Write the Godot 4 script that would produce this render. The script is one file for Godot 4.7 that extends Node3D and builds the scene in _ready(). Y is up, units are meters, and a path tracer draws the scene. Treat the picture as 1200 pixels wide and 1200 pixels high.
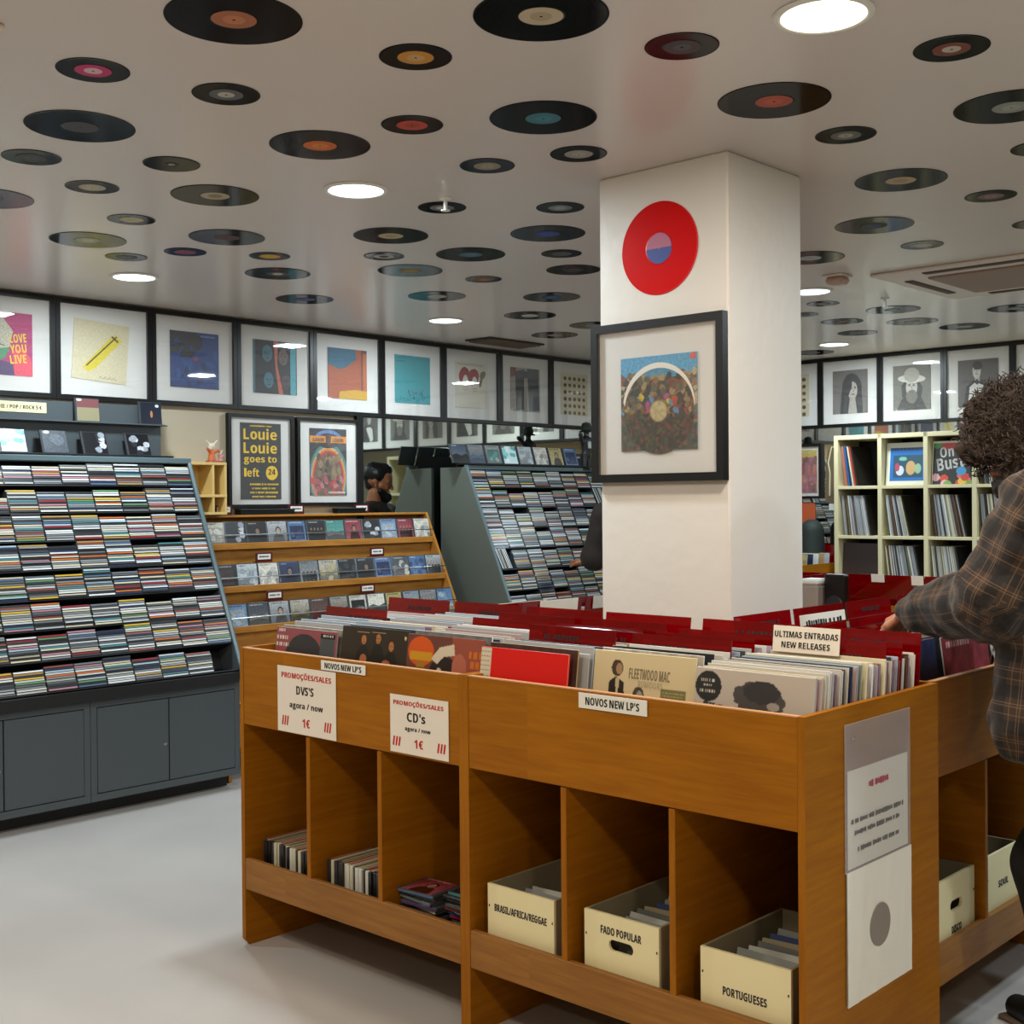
extends Node3D

const EYE := 1.44
const CEIL := 2.518
const WX := -6.05      # left wall
const WZ := -8.6       # back wall
var rng := RandomNumberGenerator.new()
var M := {}
var box_cache := {}
var font_bold: SystemFont
var art_big: Image
var art_small: Image
var cd_count := 0
var cd_rest: Array = []
const ORD := ["first", "second", "third", "fourth", "fifth", "sixth", "seventh", "eighth", "ninth", "tenth", "eleventh", "twelfth", "thirteenth", "fourteenth", "fifteenth", "sixteenth", "seventeenth", "eighteenth", "nineteenth", "twentieth", "twenty-first", "twenty-second", "twenty-third", "twenty-fourth", "twenty-fifth", "twenty-sixth", "twenty-seventh", "twenty-eighth", "twenty-ninth", "thirtieth", "thirty-first", "thirty-second", "thirty-third", "thirty-fourth", "thirty-fifth", "thirty-sixth", "thirty-seventh", "thirty-eighth", "thirty-ninth", "fortieth", "forty-first", "forty-second", "forty-third", "forty-fourth", "forty-fifth", "forty-sixth", "forty-seventh", "forty-eighth"]

# ------------------------------------------------------------------ scene
func _ready() -> void:
	rng.seed = 7
	var cam := Camera3D.new()
	cam.name = "camera"
	cam.fov = 44.73
	cam.near = 0.05
	cam.far = 60.0
	cam.transform = Transform3D(Basis.from_euler(Vector3(deg_to_rad(-0.4415), deg_to_rad(42.8905), deg_to_rad(-0.4728))), Vector3(0, EYE, 0))
	add_child(cam)
	cam.current = true
	var env := Environment.new()
	env.background_mode = Environment.BG_COLOR
	env.background_color = Color(0.02, 0.02, 0.02)
	env.tonemap_mode = Environment.TONE_MAPPER_LINEAR
	env.tonemap_exposure = 0.93
	env.sdfgi_enabled = true
	env.ssao_enabled = true
	env.ssil_enabled = true
	var we := WorldEnvironment.new()
	we.name = "world_environment"
	we.environment = env
	add_child(we)
	font_bold = SystemFont.new()
	font_bold.font_names = PackedStringArray(["Droid Sans"])
	font_bold.font_weight = 700
	make_materials()
	make_art()
	room()
	downlights()
	ceiling_records()
	ceiling_fittings()
	wall_prints()
	pillar_things()
	island()
	cd_racks()
	wood_rack()
	behind_counter()
	ivory_shelf()
	people()
	flush_cds()

# ------------------------------------------------------------------ small helpers
func numbered(called: String, parent: Node) -> String:
	if not parent.has_node(NodePath(called)):
		return called
	var k: int = parent.get_meta("n_" + called, 0) + 1
	while parent.has_node(NodePath("%s_%03d" % [called, k])):
		k += 1
	parent.set_meta("n_" + called, k)
	return "%s_%03d" % [called, k]

func thing(called: String, label: String, category: String, at := Vector3.ZERO, turn := 0.0, group := "") -> Node3D:
	var o := Node3D.new()
	o.name = numbered(called, self)
	add_child(o, true)
	o.position = at
	o.rotation.y = turn
	tag(o, label, category, group)
	return o

func tag(o: Node, label: String, category: String, group := "") -> void:
	o.set_meta("label", label)
	o.set_meta("category", category)
	if group != "":
		o.set_meta("group", group)

func structure(o: Node, label: String, category: String) -> void:
	o.set_meta("kind", "structure")
	o.set_meta("label", label)
	o.set_meta("category", category)

func obj(called: String, mesh: Mesh, mat: Material, parent: Node = self, at := Vector3.ZERO, rot := Vector3.ZERO) -> MeshInstance3D:
	var o := MeshInstance3D.new()
	o.name = numbered(called, parent)
	o.mesh = mesh
	if mat:
		o.material_override = mat
	parent.add_child(o, true)
	o.position = at
	o.rotation = rot
	return o

func mt(called: String, c: Color, rough := 0.6, metal := 0.0, spec := 0.5) -> StandardMaterial3D:
	var m := StandardMaterial3D.new()
	m.resource_name = called
	m.albedo_color = c
	m.roughness = rough
	m.metallic = metal
	m.metallic_specular = spec
	M[called] = m
	return m

func col(c: String, rough := 0.5) -> StandardMaterial3D:
	var key := "col_%s_%.2f" % [c, rough]
	if not M.has(key):
		mt(key, Color(c), rough)
	return M[key]

func tri(st: SurfaceTool, a: Vector3, b: Vector3, c: Vector3, n: Vector3, ua := Vector2.ZERO, ub := Vector2.ZERO, uc := Vector2.ZERO) -> void:
	var f := (c - a).cross(b - a)
	if f.dot(n) < 0.0:
		var t := b
		b = c
		c = t
		var u := ub
		ub = uc
		uc = u
		f = -f
	var g := f.normalized()
	for p in [[a, ua], [b, ub], [c, uc]]:
		st.set_normal(g)
		st.set_uv(p[1])
		st.add_vertex(p[0])

func quad(st: SurfaceTool, a: Vector3, b: Vector3, c: Vector3, d: Vector3, n: Vector3, u := [Vector2.ZERO, Vector2.ZERO, Vector2.ZERO, Vector2.ZERO]) -> void:
	tri(st, a, b, c, n, u[0], u[1], u[2])
	tri(st, a, c, d, n, u[0], u[2], u[3])

func stnew() -> SurfaceTool:
	var st := SurfaceTool.new()
	st.begin(Mesh.PRIMITIVE_TRIANGLES)
	return st

# box with chamfered edges; texture u runs along the longest side, in metres
func bx(st: SurfaceTool, lo: Vector3, hi: Vector3, e := 0.0, shift := Vector2.ZERO, x := Transform3D.IDENTITY) -> void:
	var c := (lo + hi) * 0.5
	var h := (hi - lo) * 0.5
	e = minf(e, minf(h.x, minf(h.y, h.z)) * 0.8)
	var long := 0
	if h.y > h[long]:
		long = 1
	if h.z > h[long]:
		long = 2
	for ax in 3:
		for s in [-1.0, 1.0]:
			var i := (ax + 1) % 3
			var j := (ax + 2) % 3
			if j == long or (i != long and h[j] > h[i]):
				var t := i
				i = j
				j = t
			var n := Vector3.ZERO
			n[ax] = s
			var p := []
			var u := []
			for q in [[-1, -1], [1, -1], [1, 1], [-1, 1]]:
				var v := Vector3.ZERO
				v[ax] = s * h[ax]
				v[i] = q[0] * (h[i] - e)
				v[j] = q[1] * (h[j] - e)
				p.append(x * (c + v))
				u.append(Vector2(v[i], v[j]) + shift)
			quad(st, p[0], p[1], p[2], p[3], x.basis * n, u)
	if e <= 0.0:
		return
	for ax in 3:
		var i := (ax + 1) % 3
		var j := (ax + 2) % 3
		for a in [-1.0, 1.0]:
			for b in [-1.0, 1.0]:
				var n := Vector3.ZERO
				n[i] = a
				n[j] = b
				var p := []
				for q in [[-1, 0], [1, 0], [1, 1], [-1, 1]]:
					var v := Vector3.ZERO
					v[ax] = q[0] * (h[ax] - e)
					v[i] = a * (h[i] - (e if q[1] == 1 else 0.0))
					v[j] = b * (h[j] - (e if q[1] == 0 else 0.0))
					p.append(x * (c + v))
				quad(st, p[0], p[1], p[2], p[3], x.basis * n)
	for a in [-1.0, 1.0]:
		for b in [-1.0, 1.0]:
			for d in [-1.0, 1.0]:
				var s3 := Vector3(a, b, d)
				tri(st, x * (c + s3 * Vector3(h.x, h.y - e, h.z - e)), x * (c + s3 * Vector3(h.x - e, h.y, h.z - e)), x * (c + s3 * Vector3(h.x - e, h.y - e, h.z)), x.basis * s3)

func box(size: Vector3, e := 0.0) -> Mesh:
	var key := "%s %.4f" % [size, e]
	if not box_cache.has(key):
		var st := stnew()
		bx(st, -size * 0.5, size * 0.5, e, Vector2(fposmod(size.x * 7.3, 1.0), fposmod(size.y * 5.1, 1.0)))
		box_cache[key] = st.commit()
	return box_cache[key]

func part(called: String, lo: Vector3, hi: Vector3, mat: Material, parent: Node, e := 0.0) -> MeshInstance3D:
	return obj(called, box(hi - lo, e), mat, parent, (lo + hi) * 0.5)

# thin box whose +Z face shows one cell of an art sheet
func sheet(w: float, h: float, t: float, cell: int, per: int) -> Mesh:
	var key := "sheet %.3f %.3f %.4f %d %d" % [w, h, t, cell, per]
	if box_cache.has(key):
		return box_cache[key]
	var st := stnew()
	var s := 1.0 / per
	var o := Vector2(cell % per, cell / per) * s
	var i := s * 0.012
	var p := Vector3(w * 0.5, h * 0.5, t * 0.5)
	quad(st, Vector3(-p.x, p.y, p.z), Vector3(p.x, p.y, p.z), Vector3(p.x, -p.y, p.z), Vector3(-p.x, -p.y, p.z), Vector3.BACK, [o + Vector2(i, i), o + Vector2(s - i, i), o + Vector2(s - i, s - i), o + Vector2(i, s - i)])
	var e := o + Vector2(s * 0.03, s * 0.03)
	var u := [e, e, e, e]
	quad(st, Vector3(-p.x, p.y, -p.z), Vector3(p.x, p.y, -p.z), Vector3(p.x, -p.y, -p.z), Vector3(-p.x, -p.y, -p.z), Vector3.FORWARD, u)
	quad(st, Vector3(-p.x, p.y, -p.z), Vector3(p.x, p.y, -p.z), Vector3(p.x, p.y, p.z), Vector3(-p.x, p.y, p.z), Vector3.UP, u)
	quad(st, Vector3(-p.x, -p.y, -p.z), Vector3(p.x, -p.y, -p.z), Vector3(p.x, -p.y, p.z), Vector3(-p.x, -p.y, p.z), Vector3.DOWN, u)
	quad(st, Vector3(p.x, -p.y, -p.z), Vector3(p.x, p.y, -p.z), Vector3(p.x, p.y, p.z), Vector3(p.x, -p.y, p.z), Vector3.RIGHT, u)
	quad(st, Vector3(-p.x, -p.y, -p.z), Vector3(-p.x, p.y, -p.z), Vector3(-p.x, p.y, p.z), Vector3(-p.x, -p.y, p.z), Vector3.LEFT, u)
	box_cache[key] = st.commit()
	return box_cache[key]

# profile of [radius, y] turned about y
func lathe(profile: Array, seg := 32) -> ArrayMesh:
	var st := stnew()
	for k in profile.size() - 1:
		var a: Array = profile[k]
		var b: Array = profile[k + 1]
		var d := Vector2(b[0] - a[0], b[1] - a[1])
		if d.length() < 1e-7:
			continue
		for s in seg:
			var q0 := TAU * s / seg
			var q1 := TAU * (s + 1) / seg
			var e0 := Vector3(cos(q0), 0, sin(q0))
			var e1 := Vector3(cos(q1), 0, sin(q1))
			var p := [e0 * a[0] + Vector3.UP * a[1], e1 * a[0] + Vector3.UP * a[1], e1 * b[0] + Vector3.UP * b[1], e0 * b[0] + Vector3.UP * b[1]]
			var n0 := (e0 * d.y - Vector3.UP * d.x).normalized()
			var n1 := (e1 * d.y - Vector3.UP * d.x).normalized()
			var n := [n0, n1, n1, n0]
			for t in [[0, 1, 2], [0, 2, 3]]:
				var f: Vector3 = (p[t[2]] - p[t[0]]).cross(p[t[1]] - p[t[0]])
				if f.length() < 1e-12:
					continue
				var order: Array = t if f.dot(n0 + n1) > 0.0 else [t[0], t[2], t[1]]
				for i in order:
					st.set_normal(n[i])
					st.set_uv(Vector2(p[i].x, p[i].z))
					st.add_vertex(p[i])
	return st.commit()

# round bar through points
func bar(st: SurfaceTool, pts: Array, r: float, seg := 8) -> void:
	for k in pts.size() - 1:
		var a: Vector3 = pts[k]
		var b: Vector3 = pts[k + 1]
		var d := (b - a).normalized()
		var u := d.cross(Vector3.UP if absf(d.y) < 0.9 else Vector3.RIGHT).normalized()
		var v := d.cross(u)
		for s in seg:
			var e0 := u * cos(TAU * s / seg) + v * sin(TAU * s / seg)
			var e1 := u * cos(TAU * (s + 1) / seg) + v * sin(TAU * (s + 1) / seg)
			quad(st, a + e0 * r, a + e1 * r, b + e1 * r, b + e0 * r, e0 + e1)
			tri(st, a, a + e0 * r, a + e1 * r, -d)
			tri(st, b, b + e0 * r, b + e1 * r, d)

# flat outline (counter-clockwise or not) in XY pushed to depth along z
func slab(pts: PackedVector2Array, z0: float, z1: float) -> ArrayMesh:
	var st := stnew()
	var idx := Geometry2D.triangulate_polygon(pts)
	for t in range(0, idx.size(), 3):
		var a := pts[idx[t]]
		var b := pts[idx[t + 1]]
		var c := pts[idx[t + 2]]
		tri(st, Vector3(a.x, a.y, z1), Vector3(b.x, b.y, z1), Vector3(c.x, c.y, z1), Vector3.BACK, a, b, c)
		tri(st, Vector3(a.x, a.y, z0), Vector3(b.x, b.y, z0), Vector3(c.x, c.y, z0), Vector3.FORWARD, a, b, c)
	var mid := Vector2.ZERO
	var cw := Geometry2D.is_polygon_clockwise(pts)
	for k in pts.size():
		var a := pts[k]
		var b := pts[(k + 1) % pts.size()]
		var n := (b - a).orthogonal() * (-1.0 if not cw else 1.0)
		var o := Vector3(n.x, n.y, 0)
		# the outward side of a counter-clockwise outline (y up) is to the right of each edge
		var rgt := Vector3((b - a).y, -(b - a).x, 0) * (-1.0 if area(pts) < 0.0 else 1.0)
		quad(st, Vector3(a.x, a.y, z0), Vector3(b.x, b.y, z0), Vector3(b.x, b.y, z1), Vector3(a.x, a.y, z1), rgt, [Vector2(0, 0), Vector2(a.distance_to(b), 0), Vector2(a.distance_to(b), z1 - z0), Vector2(0, z1 - z0)])
	return st.commit()

func area(pts: PackedVector2Array) -> float:
	var s := 0.0
	for k in pts.size():
		var a := pts[k]
		var b := pts[(k + 1) % pts.size()]
		s += a.x * b.y - b.x * a.y
	return s

# raised flat lettering facing +Z, scaled to a width and height
func lettering(called: String, s: String, w: float, h: float, mat: Material, parent: Node, at: Vector3, rot := Vector3.ZERO) -> MeshInstance3D:
	var t := TextMesh.new()
	t.text = s
	t.font = font_bold
	t.font_size = 24
	t.pixel_size = 0.01
	t.depth = 0.02
	t.curve_step = 2.0
	var b := t.get_aabb()
	var o := obj(called, t, mat, parent, at, rot)
	var k := Vector3(w / maxf(b.size.x, 1e-3), h / maxf(b.size.y, 1e-3), 0.05)
	o.scale = k
	o.position = at - Basis.from_euler(rot) * (b.get_center() * Vector3(k.x, k.y, 0))
	return o

# ------------------------------------------------------------------ materials
func noise_tex(f: float, ramp: Array, size := 512, seed := 1, oct := 4) -> NoiseTexture2D:
	var n := FastNoiseLite.new()
	n.noise_type = FastNoiseLite.TYPE_SIMPLEX_SMOOTH
	n.seed = seed
	n.frequency = f
	n.fractal_octaves = oct
	var t := NoiseTexture2D.new()
	t.width = size
	t.height = size
	t.seamless = true
	t.noise = n
	var g := Gradient.new()
	g.offsets = PackedFloat32Array([0.0, 1.0])
	g.colors = PackedColorArray([ramp[0], ramp[1]])
	t.color_ramp = g
	return t

func wood_image(dark: Color, light: Color, seed: int, size := 512) -> ImageTexture:
	var n := FastNoiseLite.new()
	n.seed = seed
	n.frequency = 1.0
	n.fractal_octaves = 3
	var im := Image.create(size, size, false, Image.FORMAT_RGB8)
	for y in size:
		for x in size:
			var u := float(x) / size
			var v := float(y) / size
			var a := n.get_noise_2d(u * 3.0, v * 26.0)
			var b := n.get_noise_2d(u * 9.0 + 40.0, v * 120.0)
			var f := n.get_noise_2d(u * 2.0 + 90.0, v * 2.5)
			im.set_pixel(x, y, dark.lerp(light, clampf(0.55 + 0.42 * a + 0.22 * b + 0.3 * f, 0.0, 1.0)))
	return ImageTexture.create_from_image(im)

func make_materials() -> void:
	var m := mt("ceiling", Color(0.85, 0.82, 0.795), 0.27, 0.0, 0.42)
	m = mt("wall", Color(0.72, 0.67, 0.58), 0.75)
	m = mt("grey_wall", Color(0.30, 0.29, 0.27), 0.8)
	m = mt("pillar", Color(0.90, 0.88, 0.85), 0.42)
	m.heightmap_enabled = true
	m.heightmap_texture = noise_tex(0.05, [Color(0, 0, 0), Color(1, 1, 1)], 256, 5)
	m.heightmap_scale = 0.08
	m.uv1_triplanar = true
	m = mt("floor", Color(1, 1, 1), 0.36, 0.0, 0.45)
	m.albedo_texture = noise_tex(0.006, [Color(0.655, 0.64, 0.625), Color(0.715, 0.70, 0.685)], 512, 9)
	m.roughness_texture = noise_tex(0.02, [Color(0.85, 0.85, 0.85), Color(1, 1, 1)], 256, 11)
	m.uv1_triplanar = true
	m.uv1_world_triplanar = true
	m.uv1_scale = Vector3(0.25, 0.25, 0.25)
	m = mt("mirror", Color(0.80, 0.82, 0.80), 0.02, 1.0)
	m = mt("wood", Color(1, 1, 1), 0.5, 0.0, 0.3)
	m.albedo_texture = wood_image(Color(0.545, 0.322, 0.024), Color(0.65, 0.412, 0.05), 21)
	m.uv1_scale = Vector3(0.9, 1.6, 1)
	m = mt("wood_rail", Color(1, 1, 1), 0.5, 0.0, 0.4)
	m.albedo_texture = wood_image(Color(0.49, 0.32, 0.12), Color(0.62, 0.425, 0.18), 25)
	m.uv1_scale = Vector3(0.9, 1.6, 1)
	m = mt("wood_edge", Color(0.76, 0.56, 0.38), 0.6)
	m = mt("wood_light", Color(1, 1, 1), 0.45, 0.0, 0.4)
	m.albedo_texture = wood_image(Color(0.62, 0.40, 0.15), Color(0.76, 0.53, 0.23), 33)
	m = mt("pale_wood", Color(0.86, 0.73, 0.45), 0.5)
	m = mt("ivory", Color(0.84, 0.80, 0.64), 0.45)
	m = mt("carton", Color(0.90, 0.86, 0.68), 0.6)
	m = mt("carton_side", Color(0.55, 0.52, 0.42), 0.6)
	m = mt("rack", Color(0.29, 0.32, 0.335), 0.38)
	m = mt("rack_dark", Color(0.075, 0.08, 0.088), 0.5)
	m = mt("rack_trim", Color(0.36, 0.43, 0.45), 0.3)
	m = mt("rack2", Color(0.34, 0.36, 0.33), 0.5)
	m = mt("black", Color(0.012, 0.012, 0.013), 0.35)
	m = mt("frame_black", Color(0.016, 0.014, 0.014), 0.38)
	m = mt("mat", Color(0.86, 0.85, 0.83), 0.7)
	m = mt("vinyl", Color(0.06, 0.058, 0.06), 1.0, 0.0, 0.15)
	m.roughness_texture = groove_image()
	m.uv1_scale = Vector3(3.2, 3.2, 1)
	m.uv1_offset = Vector3(0.5, 0.5, 0)
	m = mt("red_vinyl", Color(0.84, 0.012, 0.012), 0.3, 0.0, 0.3)
	m = mt("chrome", Color(0.75, 0.76, 0.76), 0.2, 1.0)
	m = mt("paper", Color(0.92, 0.90, 0.85), 0.7)
	m = mt("paper_sign", Color(0.90, 0.87, 0.82), 0.7)
	m = mt("card_white", Color(0.90, 0.90, 0.87), 0.6)
	m = mt("ink", Color(0.02, 0.02, 0.02), 0.6)
	m = mt("ink_navy", Color(0.06, 0.06, 0.15), 0.6)
	m = mt("ink_red", Color(0.72, 0.04, 0.05), 0.6)
	m = mt("ink_yellow", Color(0.95, 0.78, 0.04), 0.6)
	m = mt("glass", Color(1, 1, 1, 0.03), 0.02)
	m.transparency = BaseMaterial3D.TRANSPARENCY_ALPHA
	m = mt("plastic", Color(0.85, 0.84, 0.84, 0.22), 0.2)
	m.transparency = BaseMaterial3D.TRANSPARENCY_ALPHA
	m = mt("red_acrylic", Color(0.62, 0.010, 0.045, 0.36), 0.08)
	m.refraction_enabled = true
	m.refraction_scale = 0.05
	m = mt("red_holder", Color(0.32, 0.01, 0.02), 0.4)
	m = mt("ac_white", Color(0.88, 0.835, 0.785), 0.5)
	m = mt("ac_grille", Color(0.60, 0.50, 0.44), 0.6)
	m = mt("slot_dark", Color(0.33, 0.26, 0.21), 0.7)
	for k in [["lamp_cool", Color(0.93, 0.98, 1.0)], ["lamp_warm", Color(1.0, 0.93, 0.80)]]:
		m = mt(k[0], Color(0.9, 0.9, 0.9), 0.5)
		m.emission_enabled = true
		m.emission = k[1]
		m.emission_energy_multiplier = 4.0
	m = mt("cd_case", Color(0.25, 0.265, 0.28), 0.2)
	m = mt("skin", Color(0.74, 0.50, 0.39), 0.5)
	m = mt("skin_tan", Color(0.66, 0.42, 0.28), 0.5)
	m = mt("hair_brown", Color(0.20, 0.145, 0.105), 0.7)
	m = mt("hair_black", Color(0.018, 0.018, 0.022), 0.5)
	m = mt("trousers", Color(0.02, 0.023, 0.03), 0.8)
	m = mt("shoe", Color(0.035, 0.028, 0.024), 0.5)
	m = mt("shirt_dark", Color(0.05, 0.05, 0.06), 0.8)
	m = mt("coat_brown", Color(0.13, 0.085, 0.055), 0.85)
	m = mt("plaid", Color(1, 1, 1), 0.9)
	m.albedo_texture = plaid_image()
	m.rim_enabled = true
	m.rim = 0.3

func groove_image() -> ImageTexture:
	var s := 512
	var im := Image.create(s, s, false, Image.FORMAT_L8)
	for y in s:
		for x in s:
			var r := Vector2(x - 255.5, y - 255.5).length() / 255.5
			var v := 0.13 + 0.02 * sin(r * 420.0) + 0.015 * sin(r * 61.0)
			im.set_pixel(x, y, Color(v, v, v))
	return ImageTexture.create_from_image(im)

func plaid_image() -> ImageTexture:
	var s := 256
	var im := Image.create(s, s, false, Image.FORMAT_RGB8)
	var n := FastNoiseLite.new()
	n.frequency = 0.15
	for y in s:
		for x in s:
			var u := float(x) / s
			var v := float(y) / s
			var c := Color(0.25, 0.175, 0.12)
			var du := u < 0.36
			var dv := v < 0.36
			if du:
				c = c.lerp(Color(0.05, 0.045, 0.052), 0.62)
			if dv:
				c = c.lerp(Color(0.05, 0.05, 0.055), 0.62)
			for k in [0.52, 0.60, 0.84]:
				if absf(u - k) < 0.016:
					c = c.lerp(Color(0.55, 0.43, 0.31), 0.6)
				if absf(v - k) < 0.016:
					c = c.lerp(Color(0.55, 0.43, 0.31), 0.6)
			if absf(u - 0.18) < 0.01 or absf(v - 0.18) < 0.01:
				c = c.lerp(Color(0.25, 0.10, 0.06), 0.5)
			c = c * (0.85 + 0.35 * n.get_noise_2d(x * 3.0, y * 3.0))
			im.set_pixel(x, y, Color(clampf(c.r, 0, 1), clampf(c.g, 0, 1), clampf(c.b, 0, 1)))
	return ImageTexture.create_from_image(im)

# ------------------------------------------------------------------ flat print (posters, covers)
func p_fill(im: Image, o: Vector2i, s: int, c: Color) -> void:
	im.fill_rect(Rect2i(o, Vector2i(s, s)), c)

func p_rect(im: Image, o: Vector2i, s: int, x0: float, y0: float, x1: float, y1: float, c: Color) -> void:
	var r := Rect2i(o + Vector2i(int(x0 * s), int(y0 * s)), Vector2i(maxi(1, int((x1 - x0) * s)), maxi(1, int((y1 - y0) * s))))
	im.fill_rect(r.intersection(Rect2i(o, Vector2i(s, s))), c)

func p_poly(im: Image, o: Vector2i, s: int, pts: PackedVector2Array, c: Color) -> void:
	for y in s:
		var v := (y + 0.5) / s
		var xs := []
		for k in pts.size():
			var a := pts[k]
			var b := pts[(k + 1) % pts.size()]
			if (a.y <= v) != (b.y <= v):
				xs.append(a.x + (v - a.y) / (b.y - a.y) * (b.x - a.x))
		xs.sort()
		for k in range(0, xs.size() - 1, 2):
			var x0 := clampi(int(xs[k] * s), 0, s)
			var x1 := clampi(int(xs[k + 1] * s + 0.5), 0, s)
			if x1 > x0:
				im.fill_rect(Rect2i(o.x + x0, o.y + y, x1 - x0, 1), c)

func p_ell(im: Image, o: Vector2i, s: int, cx: float, cy: float, rx: float, ry: float, c: Color, rot := 0.0, wob := 0.0) -> void:
	var pts := PackedVector2Array()
	for k in 40:
		var a := TAU * k / 40.0
		var w := 1.0 + (rng.randf_range(-wob, wob) if wob > 0.0 else 0.0)
		pts.append(Vector2(cx, cy) + Vector2(cos(a) * rx * w, sin(a) * ry * w).rotated(rot))
	p_poly(im, o, s, pts, c)

func p_line(im: Image, o: Vector2i, s: int, a: Vector2, b: Vector2, w: float, c: Color) -> void:
	var n := (b - a).orthogonal().normalized() * w * 0.5
	p_poly(im, o, s, PackedVector2Array([a + n, b + n, b - n, a - n]), c)

func p_grain(im: Image, o: Vector2i, s: int, amount: float, f := 0.06) -> void:
	var n := FastNoiseLite.new()
	n.seed = rng.randi() % 1000
	n.frequency = f
	n.fractal_octaves = 3
	for y in s:
		for x in s:
			var c := im.get_pixel(o.x + x, o.y + y)
			var v := 1.0 + amount * n.get_noise_2d(x, y) * 2.0
			im.set_pixel(o.x + x, o.y + y, Color(clampf(c.r * v, 0, 1), clampf(c.g * v, 0, 1), clampf(c.b * v, 0, 1)))

func p_words(im: Image, o: Vector2i, s: int, x: float, y: float, w: float, h: float, c: Color) -> void:
	var at := x
	while at < x + w:
		var l := rng.randf_range(0.35, 0.8) * h
		p_rect(im, o, s, at, y, minf(at + l, x + w), y + h, c)
		at += l + h * 0.25

func p_face(im: Image, o: Vector2i, s: int, x: float, y: float, r: float, skin: Color, hair: Color) -> void:
	p_ell(im, o, s, x, y - r * 0.25, r * 0.95, r * 1.15, hair, 0.0, 0.06)
	p_ell(im, o, s, x, y, r * 0.68, r * 0.92, skin)
	p_ell(im, o, s, x - r * 0.27, y - r * 0.1, r * 0.11, r * 0.07, hair)
	p_ell(im, o, s, x + r * 0.27, y - r * 0.1, r * 0.11, r * 0.07, hair)
	p_rect(im, o, s, x - r * 0.05, y, x + r * 0.07, y + r * 0.3, skin.darkened(0.25))
	p_ell(im, o, s, x, y + r * 0.5, r * 0.22, r * 0.06, skin.darkened(0.5))

func V(a: Array) -> PackedVector2Array:
	var p := PackedVector2Array()
	for k in range(0, a.size(), 2):
		p.append(Vector2(a[k], a[k + 1]))
	return p

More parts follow.
